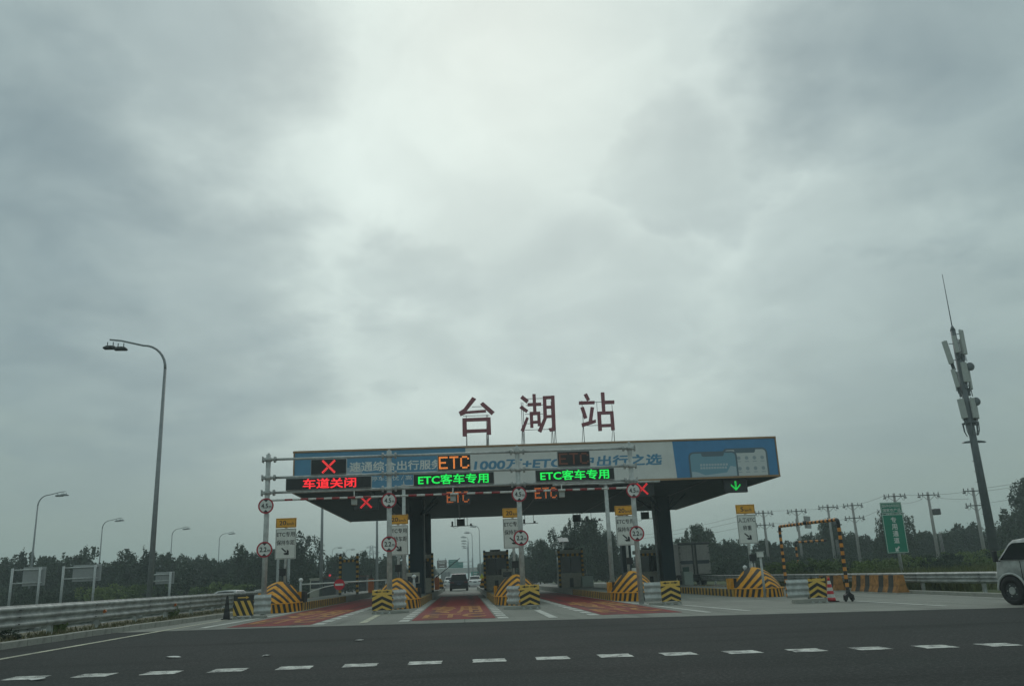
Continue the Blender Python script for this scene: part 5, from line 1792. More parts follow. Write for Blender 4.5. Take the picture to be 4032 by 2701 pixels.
for sx in (-1, 1):
    q = MB()
    pts = [(1.12, 1.25), (0.78, 1.64), (0.66, 1.71), (-0.46, 1.72), (-0.48, 1.25)]
    q.add([(sx * (hw * (1 - 0.11 * max(0, (p[1] - 1.2) / 0.75)) + 0.012), p[0], p[1]) for p in pts], [tuple(range(5)) if sx < 0 else tuple(range(5))[::-1]])
    q.build('side_window', car_glass, cabo)
    q = MB(); q.box(sx * (hw + 0.10) - 0.07, sx * (hw + 0.10) + 0.07, 1.14, 1.22, 1.20, 1.52, bev=0.02); q.tube((sx * (hw - 0.02), 1.14, 1.22), (sx * (hw + 0.1), 1.15, 1.26), 0.015, 0.015, 6); q.build('mirror', dark_box, t)
    # flared arch over the front wheel
    q = MB()
    arc = [(0.88 + 0.47 * math.cos(a), 0.40 + 0.47 * math.sin(a)) for a in [math.pi * i / 14 for i in range(15)]]
    q.path([(sx * (hw + 0.005), p[0], p[1]) for p in arc], 0.035, 0.035, 6); q.build('wheel_arch', paint_silver, t)
    q = MB(); q.add([(sx * (hw + 0.008), p[0], p[1]) for p in arc], [tuple(range(15)) if sx > 0 else tuple(range(15))[::-1]]); q.build('wheel_well', rubber, t)
    wheel(t, sx * (hw - 0.06), 0.88, 0.39, 0.22, sx, True)
    wheel(t, sx * (hw - 0.06), -2.2, 0.39, 0.22, sx, True)
    q = MB(); q.box(min(sx * hw * 0.985, sx * (hw + 0.012)), max(sx * hw * 0.985, sx * (hw + 0.012)), -0.60, 0.42, 0.34, 0.52, bev=0.02); q.build('sill', rubber, t)
    q = MB(); q.box(min(sx * hw * 0.99, sx * (hw + 0.006)), max(sx * hw * 0.99, sx * (hw + 0.006)), 0.470, 0.482, 0.55, 1.22); q.build('door_gap', rubber, cabo)
    q = MB(); q.box(min(sx * hw, sx * (hw + 0.015)), max(sx * hw, sx * (hw + 0.015)), -0.30, -0.16, 1.02, 1.06); q.build('door_handle', dark_box, cabo)
    q = MB(); q.box(min(sx * hw * 0.6, sx * hw * 0.95), max(sx * hw * 0.6, sx * hw * 0.95), 1.32, 1.42, 0.72, 0.90, bev=0.03); q.build('headlamp', mat('lamp glass', (0.5, 0.5, 0.48), 0.15), t)
q = MB(); q.add([(-hw * 0.86, 1.23, 1.28), (hw * 0.86, 1.23, 1.28), (hw * 0.76, 0.85, 1.69), (-hw * 0.76, 0.85, 1.69)], [(0, 1, 2, 3)]); o = q.build('windscreen', car_glass, cabo); o.location = (0, 0.03, 0.012)
q = MB(); q.box(-0.70, 0.70, -3.3, 1.2, 0.30, 0.42); q.build('chassis', dark_box, t)
q = MB(); q.box(-0.86, 0.86, -3.4, -0.72, 0.62, 1.15, bev=0.02); q.build('load_bed', mat('bed blue', (0.03, 0.07, 0.16), 0.6, var=0.2), t)
q = MB(); q.box(-0.84, 0.84, -3.3, -0.10, 1.86, 2.35, bev=0.12); q.box(-0.80, 0.80, -3.3, -0.72, 1.16, 1.87); q.build('blue_load', mat('load blue', (0.025, 0.07, 0.17), 0.7, var=0.25, vscale=3), t)

# ================================================================ street lamps
def lamp_mesh(hgt, reach, r0, heads, drop, hscale=1.0):
    """pole with a swept arm to +X"""
    p = MB()
    p.tube((0, 0, 0), (0, 0, hgt * 0.885), r0, r0 * 0.5, 12, caps=True)
    pts = []
    R = reach * 0.55
    zc = hgt * 0.885
    for i in range(9):
        a = i / 8
        pts.append((R * (1 - math.cos(a * math.radians(75))), 0, zc + (hgt * 0.975 - zc) * math.sin(a * math.pi / 2)))
    pts.append((reach * 0.8, 0, hgt * 0.995))
    pts.append((reach, 0, hgt))
    p.path(pts, r0 * 0.5, r0 * 0.30, 8)
    b = MB(); b.box(-r0 * 2, r0 * 2, -r0 * 2, r0 * 2, -0.05, 0.04)
    hd = []
    for f in heads:
        m = MB()
        x = reach * f
        z = hgt * (0.99 if f > 0.9 else 0.985)
        L = 0.60 * hscale
        n = 8
        prof = [(-0.5, 0.02), (-0.42, 0.09), (-0.1, 0.13), (0.25, 0.12), (0.45, 0.06), (0.5, 0.0), (0.45, -0.04), (-0.42, -0.05)]
        vs = []
        for yy, s in ((-0.14, 0.55), (-0.10, 0.95), (0.10, 0.95), (0.14, 0.55)):
            for q in prof:
                vs.append((x + q[0] * L * (0.9 + 0.1 * s), yy * hscale, z - drop + q[1] * s * hscale))
        fs = []
        for i in range(3):
            for j in range(8):
                fs.append((i * 8 + j, i * 8 + (j + 1) % 8, (i + 1) * 8 + (j + 1) % 8, (i + 1) * 8 + j))
        fs += [tuple(range(8))[::-1], tuple(24 + j for j in range(8))]
        m.add(vs, fs, 0, True)
        for dx in (-0.13 * hscale, 0.13 * hscale):
            m.tube((x + dx, 0, z - drop + 0.10 * hscale), (x + dx, 0, z + 0.01), 0.022 * hscale, 0.022 * hscale, 6)
        hd.append(m)
    return p, b, hd


def street_lamp(loc, rz, label, hgt, reach, r0, heads, drop, group, hscale=1.0):
    t = thing('street_lamp', label, 'street lamp', loc, rz, group)
    p, b, hd = lamp_mesh(hgt, reach, r0, heads, drop, hscale)
    p.build('pole', lamp_grey, t)
    b.build('base_plate', lamp_grey, t)
    for h_ in hd:
        h_.build('lamp_head', dark_box if hscale <= 1 else lamp_grey, t)
    return t


street_lamp((-13.82, 36.0, -0.28), math.pi, 'tall grey street lamp with two heads on a swept arm, nearest on the left', 13.15, 2.65, 0.135, (0.80, 0.985), 0.30, 'street lamps')
LP = [(-41.6, 82.0, 'nearest of the row beyond the left guardrail'), (-49.3, 114.0, 'second of the row beyond the left guardrail'), (-47.0, 134.5, 'third of the row beyond the left guardrail'), (-44.2, 151.0, 'fourth of the row beyond the left guardrail')]
for x, Y, lab in LP:
    street_lamp((x - 1.6, Y, -0.45), 0.0, 'slim lamp, arm to the right, ' + lab, 12.0, 2.6, 0.13, (0.78, 0.98), 0.28, 'far left street lamps', 1.25)
first = None
for x, Y in ((-39.1, 219.0), (-37.3, 238.7), (-35.7, 255.0), (-34.3, 273.0), (-33.0, 300.0)):
    if first is None:
        first = street_lamp((x - 1.8, Y, -0.1), 0.0, 'hazy street lamp in the distant row over the left trees', 12.0, 2.6, 0.15, (0.78, 0.98), 0.28, 'hazy far street lamps', 1.5)
    else:
        c_ = copy_tree(first); c_.location = (x - 1.8, Y, -0.1)
for j, (x, Y, lab) in enumerate(((3.5, 164.0, 'nearest of the row seen through the middle lane'), (2.25, 186.0, 'second of the row seen through the middle lane'))):
    street_lamp((x, Y, -0.05), math.pi, 'slim lamp, arm to the left, ' + lab, 12.0, 1.55, 0.13, (0.62, 0.98), 0.28, 'lamps along the highway', 1.4)
first = None
for x, Y in ((1.45, 206.5), (1.5, 227.0), (1.5, 244.5), (1.5, 266.0), (1.8, 282.0)):
    if first is None:
        first = street_lamp((x, Y, -0.05), math.pi, 'faint street lamp far down the highway row', 12.0, 1.55, 0.13, (0.62, 0.98), 0.28, 'faint lamps down the highway', 1.5)
    else:
        c_ = copy_tree(first); c_.location = (x, Y, -0.05)
for x, Y, lab in ((-13.28, 75.0, 'tall plain grey pole under the left corner of the canopy'), (-9.73, 90.0, 'tall plain grey pole left of the second gantry post')):
    t = thing('tall_pole', lab, 'pole', (x, Y, -0.45 if x < -12 else -0.02), 0, 'tall grey poles')
    p = MB(); p.tube((0, 0, 0), (0, 0, 12.3), 0.17, 0.09, 12); p.build('pole', lamp_grey, t)
    p = MB(); p.tube((0, 0, 12.3), (0, 0, 12.36), 0.10, 0.06, 10); p.build('cap', lamp_grey, t)


# ================================================================ utility poles and wires on the right
POLES = [(39.5, 100, 8.2, 2, 'first utility pole from the left, behind the 5 km/h sign'),
         (44.0, 100, 8.25, 2, 'second utility pole from the left, behind the open height gate'),
         (46.4, 96, 8.35, 1, 'third utility pole, straight and bare above the height gate beam'),
         (48.6, 94, 8.3, 2, 'fourth utility pole, right of the height gate'),
         (49.0, 85, 8.5, 1, 'fifth utility pole, behind the green sign'),
         (53.0, 85, 8.5, 1, 'sixth utility pole, right of the green sign'),
         (55.0, 80, 8.35, 2, 'seventh utility pole, just left of the telecom mast'),
         (19.5, 120, 7.6, 1, 'small utility pole seen between the rightmost gantry post and the right column'),
         (23.9, 150, 9.4, 1, 'faint utility pole right of the big trees')]
for x, Y, zt, arms, lab in POLES:
    base = -0.55 if x > 30 else -0.3
    t = thing('utility_pole', lab, 'utility pole', (x, Y, base), math.radians(random.uniform(-8, 8)), 'utility poles')
    H = zt - base
    p = MB(); p.tube((0, 0, 0), (0, 0, H), 0.21, 0.13, 10); p.build('pole', pole_conc, t)
    for k_ in range(arms):
        za = H - 0.35 - k_ * 1.55
        a_ = MB(); a_.box(-1.25, 1.25, -0.17, -0.10, za - 0.05, za + 0.05); ao = a_.build('crossarm', pole_dark, t)
        for dx in (-1.15, -0.65, 0.65, 1.15):
            i_ = MB(); i_.tube((dx, -0.13, za + 0.05), (dx, -0.13, za + 0.18), 0.04, 0.05, 6); i_.tube((dx, -0.13, za + 0.18), (dx, -0.13, za + 0.30), 0.07, 0.04, 6); i_.build('insulator', pole_dark, ao)
        for sx in (-1, 1):
            b_ = MB(); b_.tube((sx * 0.75, -0.13, za - 0.05), (sx * 0.1, -0.1, za - 0.55), 0.025, 0.025, 5); b_.build('brace', pole_dark, ao)
            b_ = MB(); b_.path([(sx * (0.7 + 0.08 * i), -0.16, za - 0.05 - 0.42 * math.sin(math.pi * i / 6)) for i in range(7)], 0.018, 0.018, 4); b_.build('jumper_wire', pole_dark, ao)
            b_ = MB(); b_.tube((sx * 1.0, -0.14, za - 0.16), (sx * 1.3, -0.14, za - 0.22), 0.09, 0.07, 6); b_.build('insulator', pole_dark, ao)
    if x in (44.0, 46.4, 48.6, 53.0):
        b_ = MB(); b_.box(-0.45, 0.0, -0.6, -0.22, 0.95, 1.75, bev=0.02); b_.build('meter_box', sign_white, t)
    if x in (46.4, 53.0):
        b_ = MB(); b_.box(0.22, 1.0, -0.35, 0.25, H - 2.6, H - 1.9, bev=0.1); b_.build('transformer', pole_dark, t)
        for i_ in range(3):
            b_ = MB(); b_.tube((0.3 + 0.18 * i_, -0.3, 1.0), (0.3 + 0.12 * i_, -0.3, 4.5), 0.03, 0.03, 5); b_.build('riser_pipe', pole_conc, t)


def wire(a, b, sag, label):
    a, b = Vector(a), Vector(b)
    m = MB()
    pts = []
    for i in range(13):
        f = i / 12
        q = a.lerp(b, f)
        q.z -= sag * 4 * f * (1 - f)
        pts.append(q - a)
    m.path(pts, 0.014, 0.014, 4)
    o = m.build('overhead_wire', pole_dark, None, loc=a)
    tag(o, label, 'wire', 'overhead wires')


WL = [('upper wire from the first to the second utility pole', (40.4, 100, 8.1), (43.2, 100, 8.1), 0.05), ('lower wire from the first to the second utility pole', (40.4, 100, 6.5), (43.2, 100, 6.4), 0.05),
      ('upper wire between the second and fourth utility poles', (44.9, 100, 8.1), (47.7, 94, 8.0), 0.15), ('lower wire between the second and fourth utility poles', (44.9, 100, 6.4), (47.7, 94, 6.4), 0.2),
      ('upper wire from the fourth utility pole to the one behind the green sign', (49.4, 94, 8.1), (48.2, 85, 8.4), 0.1), ('lower wire from the fourth utility pole to the one behind the green sign', (49.4, 94, 6.4), (48.2, 85, 7.2), 0.1),
      ('upper wire on the right of the green sign', (49.5, 85, 8.4), (52.2, 85, 8.2), 0.08), ('lower wire on the right of the green sign', (49.8, 85, 7.3), (52.2, 85, 7.7), 0.1),
      ('upper wire from the sixth utility pole to the telecom mast side', (53.8, 85, 8.2), (55.2, 80, 8.1), 0.1), ('lower wire from the sixth utility pole to the telecom mast side', (53.8, 85, 7.9), (54.4, 80, 7.2), 0.12),
      ('upper wire leaving the frame past the telecom mast', (55.8, 80, 8.2), (74, 70, 11.0), 0.3), ('middle wire leaving the frame past the telecom mast', (55.8, 80, 7.9), (74, 70, 10.4), 0.3), ('lower wire leaving the frame past the telecom mast', (55.8, 80, 6.6), (74, 70, 9.8), 0.3),
      ('upper wire sagging from the right column towards the 5 km/h sign', (20, 112, 6.0), (38.4, 100, 8.1), 0.7), ('lower wire sagging from the right column towards the 5 km/h sign', (20, 112, 5.5), (38.4, 100, 7.4), 0.6), ('lowest wire reaching the first utility pole from the left', (27, 108, 5.3), (38.4, 100, 6.5), 0.3)]
for lab, a_, b_, s_ in WL:
    wire(a_, b_, s_, lab)

# ================================================================ telecom mast
t = thing('telecom_mast', 'tall dark telecom mast with pale panel antennas and a lightning rod', 'mast', (42.1, 60.0, -0.4))
p = MB(); p.tube((0, 0, 0), (0, 0, 20.3), 0.36, 0.20, 16); p.build('shaft', mast_grey, t)
p = MB(); p.tube((0, 0, 20.3), (0, 0, 20.75), 0.22, 0.05, 10); p.tube((0, 0, 20.7), (0, 0, 25.4), 0.045, 0.025, 6); p.build('lightning_rod', mast_grey, t)


def antennas(z, specs):
    for dx, dy, w, hh, dz, tilt in specs:
        m = MB(); m.box(-w / 2, w / 2, -0.08, 0.08, 0, hh, bev=0.04)
        o = m.build('panel_antenna', antenna_grey, t, loc=(dx, dy, z + dz))
        o.rotation_euler = (0, tilt, math.atan2(dx, -dy) * 0.5)
        m = MB(); m.tube((0, 0.12, -0.15), (0, 0.12, hh + 0.1), 0.03, 0.03, 6); m.build('antenna_pipe', mast_grey, o)
        for zz in (0.3, hh - 0.3):
            m = MB(); m.tube((0, 0, z + dz + zz), (dx * 0.9, dy * 0.9, z + dz + zz), 0.035, 0.035, 5); m.build('bracket', mast_grey, t)
        m = MB(); m.box(-0.13, 0.13, 0.15, 0.35, -0.5, 0.15, bev=0.02); m.build('radio_unit', mast_grey, o)
        for i_ in range(2):
            m = MB(); m.path([(0.06 * (2 * i_ - 1) + 0.02 * j, 0.05, -0.12 * j + 0.02 * (j % 2)) for j in range(6)], 0.02, 0.02, 4); m.build('cable', rubber, o)


antennas(17.3, [(-0.72, -0.1, 0.42, 2.05, 0.05, math.radians(-7)), (0.42, -0.40, 0.48, 2.15, 0.75, 0), (0.62, 0.25, 0.42, 2.0, 0.25, 0), (-0.25, -0.45, 0.30, 1.5, 0.9, math.radians(-3))])
antennas(14.9, [(-0.55, -0.1, 0.34, 1.6, 0.40, math.radians(-5)), (0.05, -0.48, 0.50, 1.7, 0.75, 0), (0.60, -0.1, 0.36, 1.65, 0.20, math.radians(2)), (-0.25, 0.35, 0.34, 1.6, 0.2, 0)])
antennas(12.3, [(-0.52, -0.2, 0.50, 1.65, 0.35, math.radians(-3)), (0.22, -0.46, 0.46, 1.7, 0.30, 0), (0.66, -0.1, 0.46, 1.65, 0.30, math.radians(2)), (-0.1, 0.42, 0.44, 1.6, 0.3, 0)])
for dx, z in ((0.68, 17.0), (0.62, 14.0)):
    m = MB(); m.ball((dx, -0.35, z), 0.36, 0.20, 0.36, 14, 8); m.build('dish', mast_grey, t)
m = MB(); m.tube((0, 0, 12.22), (0, 0, 12.30), 0.62, 0.62, 16); m.build('platform', mast_grey, t)
for i_ in range(9):
    a_ = 2 * math.pi * i_ / 9
    m = MB(); m.path([(0.58 * math.cos(a_), 0.58 * math.sin(a_), 12.2), (0.55 * math.cos(a_), 0.55 * math.sin(a_), 11.6), (0.42 * math.cos(a_), 0.42 * math.sin(a_), 11.2)], 0.05, 0.03, 5); m.build('cable_loop', mast_grey, t)
for sx in (-1, 1):
    m = MB(); m.prism([(sx * 0.3, 10.62), (sx * 1.0, 10.62), (sx * 0.85, 10.74), (sx * 0.3, 10.80)], -0.12, 0.12); m.build('step_plate', mast_grey, t)
for i_ in range(7):
    m = MB(); m.tube((-0.3, -0.2, 4.0 + i_ * 0.85), (-0.62, -0.2, 4.0 + i_ * 0.85), 0.02, 0.02, 5); m.build('step_bolt', mast_grey, t)

# ================================================================ green direction sign on the right
t = thing('green_sign', 'tall green sign with white characters and an arrow pointing down left', 'road sign', (25.65, 45.0, gz(22)))
p = MB(); p.tube((0.1, 0.12, 0), (0.1, 0.12, 4.7), 0.10, 0.09, 12); p.build('post', galv, t)
zo = -gz(22)
b = MB(); b.box(-0.66, 0.66, 0, 0.04, 1.56 + zo, 3.84 + zo, bev=0.02); bo = b.build('board', green_sign, t)
b = MB(); b.box(-0.66, 0.66, 0, 0.04, 3.88 + zo, 4.54 + zo, bev=0.02); b2 = b.build('top_board', green_sign, t)
for za, zb, par in ((1.56, 3.84, bo), (3.88, 4.54, b2)):
    f = MB()
    for x0_, x1_, z0_, z1_ in ((-0.63, 0.63, zb - 0.055, zb - 0.03), (-0.63, 0.63, za + 0.03, za + 0.055), (-0.63, -0.605, za + 0.056, zb - 0.056), (0.605, 0.63, za + 0.056, zb - 0.056)):
        f.box(x0_, x1_, -0.005, -0.001, z0_ + zo, z1_ + zo)
    f.build('border', sign_white, par)
for i_, ch in enumerate('专用通道'):
    text('lettering', ch, 0.02, 3.50 - i_ * 0.40 + zo, 0.34, 0.34, -0.004, sign_white, bo, bold=0.02)
f = MB(); f.prism([(-0.14, 1.66 + zo), (-0.14, 1.90 + zo), (-0.06, 1.83 + zo), (0.08, 1.97 + zo), (0.15, 1.90 + zo), (0.01, 1.76 + zo), (0.09, 1.68 + zo)], -0.006, -0.002); f.build('arrow', sign_white, bo)
text('lettering', '国际种业科技园区', 0.0, 4.34 + zo, 1.12, 0.19, -0.004, sign_white, b2, bold=0.004)
text('lettering', '国家农产品', 0.0, 4.08 + zo, 1.10, 0.20, -0.004, sign_white, b2, bold=0.01)

# ================================================================ backs of road signs across the left field
def back_sign(x0, x1, z0, z1, px0, Y, label, extra=None):
    t = thing('road_sign_back', label, 'road sign', (x0, Y, -0.45), 0, 'sign backs in the left field')
    w = x1 - x0
    b = MB(); b.box(px0 - x0, w, 0, 0.06, z0 - 0.25 + 0.45, z1 + 0.45 + 0.06); bo = b.build('board', sign_back, t)
    for zz in (z0, z1 - 0.15):
        b = MB(); b.tube((-0.1, -0.08, zz + 0.45), (w - 0.2, -0.08, zz + 0.45), 0.055, 0.055, 8); b.build('rail', galv, t)
    nrib = 6
    for i in range(nrib):
        zz = z0 + (z1 - z0) * (i + 0.5) / nrib + 0.45
        b = MB(); b.box(px0 - x0 + 0.05, w - 0.05, -0.025, -0.001, zz - 0.02, zz + 0.02); b.build('rib', sign_back, bo)
    for xx in (0.0, w * 0.86):
        b = MB(); b.tube((xx, -0.18, 0), (xx, -0.18, z1 + 0.45), 0.10, 0.10, 10); b.build('post', grey_paint, t)
    return t


back_sign(-38.3, -35.65, 2.35, 3.60, -37.5, 70, 'grey back of a road sign on two posts, leftmost in the field')
back_sign(-34.1, -31.05, 2.55, 3.62, -33.4, 70, 'grey back of a road sign on two posts, left of the tall lamp')
back_sign(-26.7, -24.9, 2.05, 2.75, -26.45, 70, 'grey back of a road sign just right of the tall lamp')
t = thing('gantry_leg', 'pale square sign-frame leg behind the first gantry post', 'sign frame', (-18.0, 78, -0.45))
for xx in (0.0, 1.05):
    b = MB(); b.box(xx - 0.11, xx + 0.11, 0, 0.2, 0, 4.6); b.build('post', grey_paint, t)
b = MB(); b.box(-0.11, 1.16, 0.02, 0.18, 4.601, 4.8); b.build('crossbeam', grey_paint, t)

# ================================================================ distant highway signs, pylon, solar lamp
t = thing('highway_sign', 'distant brown highway sign over the road, left of the green one', 'road sign', (-5.4, 200.0, 0.05))
b = MB(); b.box(-1.22, 1.22, 0, 0.1, 3.86, 5.75); bo = b.build('board', brown_sign, t)
for zz, w_ in ((5.4, 1.9), (5.0, 1.5), (4.3, 1.2)):
    b = MB(); b.box(-w_ / 2, w_ / 2, -0.02, -0.002, zz - 0.09, zz + 0.09); b.build('caption_stroke', sign_white, bo)
for xx in (-0.9, 0.9):
    b = MB(); b.tube((xx, 0.25, 0), (xx, 0.25, 6.3), 0.12, 0.12, 8); b.build('post', grey_paint, t)
t = thing('highway_sign', 'distant green highway sign over the road, right of the brown one', 'road sign', (-1.9, 201.0, 0.02))
b = MB(); b.prism([(-1.85, 3.80), (1.85, 3.75), (1.85, 5.15), (0.6, 5.15), (0.6, 5.85), (-1.85, 5.85)], 0, 0.1); bo = b.build('board', teal_sign, t)
for zz, xx, w_ in ((5.5, -0.7, 1.5), (4.9, -0.8, 1.6), (4.3, -0.7, 1.7), (4.7, 1.2, 0.9)):
    b = MB(); b.box(xx - w_ / 2, xx + w_ / 2, -0.02, -0.002, zz - 0.10, zz + 0.10); b.build('caption_stroke', mat('faded caption', (0.2, 0.36, 0.33), 0.6), bo)
for zz in (4.2, 5.2):
    b = MB(); b.tube((-3.0, 0.3, zz), (4.2, 0.3, zz), 0.08, 0.08, 6); b.build('beam', grey_paint, t)
b = MB(); b.tube((4.2, 0.3, 0), (4.2, 0.3, 6.0), 0.16, 0.14, 8); b.build('post', grey_paint, t)
t = thing('roadside_sign', 'small teal sign low beside the highway, above the white saloon', 'road sign', (2.88, 200.0, 0.0))
b = MB(); b.box(-1.0, 1.0, 0, 0.1, 1.35, 2.68); bo = b.build('board', mat('bright teal sign', (0.0, 0.24, 0.18), 0.5), t)
for zz in (2.3, 1.8):
    b = MB(); b.box(-0.6, 0.6, -0.02, -0.002, zz - 0.1, zz + 0.1); b.build('caption_stroke', sign_white, bo)
for xx in (-0.7, 0.7):
    b = MB(); b.tube((xx, 0.2, 0), (xx, 0.2, 2.7), 0.06, 0.06, 6); b.build('post', grey_paint, t)
t = thing('overpass', 'pale hazy overpass crossing the far highway', 'bridge', (0, 330, 0))
b = MB(); b.box(-60, 14, 0, 9, 3.2, 4.6, bev=0.05); b.build('deck', concrete_mat, t)
b = MB(); b.box(-60, 14, -0.2, 0, 4.601, 5.4); b.build('parapet', concrete_mat, t)
for xx in (-14, 9.5):
    b = MB(); b.box(xx - 0.7, xx + 0.7, 1, 8, -0.3, 3.199); b.build('pier', concrete_mat, t)

t = thing('lattice_pylon', 'faint lattice power pylon in the haze left of the second gantry post', 'pylon', (-46.0, 400.0, -0.5))
def pylon_leg(m, pts, r):
    for a_, b_ in zip(pts[:-1], pts[1:]):
        m.tube(a_, b_, r, r, 4)
for sx in (-1, 1):
    for sy in (-1, 1):
        m = MB(); pylon_leg(m, [(sx * 2.6, sy * 2.6, 0), (sx * 1.3, sy * 1.3, 11), (sx * 0.55, sy * 0.55, 19.5)], 0.16); m.build('leg', mast_grey, t)
for i_ in range(8):
    z_a, z_b = i_ * 2.35, (i_ + 1) * 2.35
    wa, wb = 2.6 - z_a * 0.108, 2.6 - z_b * 0.108
    m = MB()
    m.tube((-wa, -wa, z_a), (wb, -wb, z_b), 0.09, 0.09, 4); m.tube((wa, -wa, z_a), (-wb, -wb, z_b), 0.09, 0.09, 4)
    m.build('lattice_brace', mast_grey, t)
for zz, L_ in ((16.0, 4.2), (12.2, 5.4), (18.6, 2.6)):
    m = MB(); m.tube((-L_, 0, zz), (L_, 0, zz), 0.13, 0.13, 4); m.tube((-L_, 0, zz), (0, 0, zz + 1.1), 0.09, 0.09, 4); m.tube((L_, 0, zz), (0, 0, zz + 1.1), 0.09, 0.09, 4); m.build('crossarm', mast_grey, t)
t = thing('solar_lamp', 'white solar lamp with a tilted panel rising over the fourth booth', 'lamp', (9.62, 75.0, 0.0))
p = MB(); p.tube((0, 0, 0), (0, 0, 4.25), 0.09, 0.08, 10); p.build('pole', white_paint, t)
p = MB(); p.box(-0.48, 0.48, -0.5, 0.5, -0.02, 0.03); o = p.build('solar_panel', sign_back, t, loc=(0.02, 0, 4.36)); o.rotation_euler = (math.radians(24), 0, 0)
p = MB(); p.tube((0, 0, 3.85), (-0.75, 0, 4.10), 0.03, 0.03, 6); p.box(-1.05, -0.65, -0.1, 0.1, 4.09, 4.14, bev=0.02); p.build('lamp_arm', white_paint, t)
# low roadside huts left of the closed lane
for x0_, x1_, Y, z1_, lab in ((-14.3, -13.3, 75, 1.78, 'pale square frame hut behind the closed barrier arm'), (-13.1, -11.9, 75, 1.84, 'dark low toll hut under the far red lamp'), (-9.85, -9.1, 75, 1.85, 'dark low hut right of the H-shaped striped frame')):
    t = thing('toll_hut', lab, 'hut', ((x0_ + x1_) / 2, Y, 0.0), 0, 'low huts by the closed lane')
    w_ = x1_ - x0_
    b = MB(); b.box(-w_ / 2, w_ / 2, 0, 1.6, -0.5, z1_ - 0.12); b.build('wall', booth_cream if x0_ < -14 else dark_box, t)
    b = MB(); b.box(-w_ / 2 + 0.1, w_ / 2 - 0.1, -0.01, -0.001, 0.85, z1_ - 0.25); b.build('window', booth_glass, t)
    b = MB(); b.box(-w_ / 2 - 0.05, w_ / 2 + 0.05, -0.05, 1.65, z1_ - 0.119, z1_); b.build('roof', booth_cream if x0_ < -14 else brown_sign, t)
t = thing('signal_lamp', 'small round red signal lamp above the dark low hut', 'signal', (-12.53, 75.3, 1.84))
b = MB(); b.tube((0, 0.1, 0), (0, 0.1, 0.14), 0.02, 0.02, 6); b.build('stalk', dark_box, t)
b = MB(); b.disc((0, 0.14), 0.10, 0, 0.06, 14); b.build('lens', mat('signal red', (0.3, 0.01, 0.02), 0.4, emit=(0.9, 0.03, 0.06), estr=0.5), t)

# ================================================================ trees and shrubs
def crown_mesh(name, seed, lobes, n, leaf, mt, stretch=1.0):
    """leaf-clump faces spread through the volume of several lobes: (x, y, z, rx, ry, rz)"""
    rnd = random.Random(seed)
    vols = [l[3] * l[4] * l[5] for l in lobes]
    tot = sum(vols)
    vs, fs = [], []
    for l, v_ in zip(lobes, vols):
        m = max(8, int(n * v_ / tot))
        # sub-clumps give light and dark masses and gaps
        subs = []
        for _ in range(max(5, m // 22)):
            while True:
                q = Vector((rnd.uniform(-1, 1), rnd.uniform(-1, 1), rnd.uniform(-1, 1)))
                if q.length < 1:
                    break
            q = q.normalized() * (q.length ** 0.55)
            subs.append(q)
        for _ in range(m):
            c_ = rnd.choice(subs) + Vector((rnd.gauss(0, 0.11), rnd.gauss(0, 0.11), rnd.gauss(0, 0.13)))
            if c_.length > 1.12:
                c_ = c_ * (1.0 / c_.length)
            p_ = Vector((l[0] + c_.x * l[3], l[1] + c_.y * l[4], l[2] + c_.z * l[5]))
            nrm = (Vector((rnd.gauss(0, 1), rnd.gauss(0, 1), rnd.gauss(0, 0.8) + 0.5))).normalized()
            u = nrm.orthogonal().normalized()
            u = Matrix.Rotation(rnd.uniform(0, 6.28), 3, nrm) @ u
            w = nrm.cross(u)
            s = leaf * rnd.uniform(0.55, 1.3)
            b = len(vs)
            vs += [p_ - u * s * 0.5, p_ - w * s * 0.32 + u * s * 0.05, p_ + u * s * 0.6, p_ + w * s * 0.32 + u * s * 0.05]
            fs.append((b, b + 1, b + 2, b + 3))
    me = bpy.data.meshes.new(name)
    me.from_pydata([tuple(v_) for v_ in vs], [], fs)
    me.materials.append(mt)
    return me


def trunk_mesh(name, seed, H, r, lobes):
    rnd = random.Random(seed)
    m = MB()
    pts = [(rnd.uniform(-0.08, 0.08) * i, rnd.uniform(-0.08, 0.08) * i, H * i / 5) for i in range(6)]
    m.path(pts, r, r * 0.35, 7)
    for l in lobes:
        z0 = min(H * 0.8, max(0.9, l[2] - l[5] * 0.9 - 0.6))
        m.path([(0, 0, z0), (l[0] * 0.5, l[1] * 0.5, (z0 + l[2]) / 2), (l[0], l[1], l[2] + l[5] * 0.3)], r * 0.45, r * 0.12, 5)
    return m.mesh(name, bark)


def tree_kind(seed, H, spread, nl, n, leaf, mt, upright=True):
    rnd = random.Random(seed)
    lobes = []
    for i in range(nl):
        a = rnd.uniform(0, 6.28)
        rr = spread * 0.5 * rnd.uniform(0.1, 0.9)
        top = H * rnd.uniform(0.72, 1.0) if i else H
        rz_ = top * rnd.uniform(0.26, 0.40) if upright else top * rnd.uniform(0.18, 0.28)
        rx_ = spread * rnd.uniform(0.17, 0.30) if upright else spread * rnd.uniform(0.24, 0.36)
        lobes.append((rr * math.cos(a), rr * math.sin(a), top - rz_, rx_, rx_ * rnd.uniform(0.8, 1.2), rz_))
    for i in range(4):                      # lower skirt of the crown
        a = rnd.uniform(0, 6.28)
        lobes.append((spread * 0.28 * math.cos(a), spread * 0.28 * math.sin(a), H * 0.33, spread * 0.36, spread * 0.36, H * 0.24))
    return crown_mesh('crown', seed, lobes, n, leaf, mt), trunk_mesh('trunk', seed, H * 0.85, 0.13, lobes[:nl])


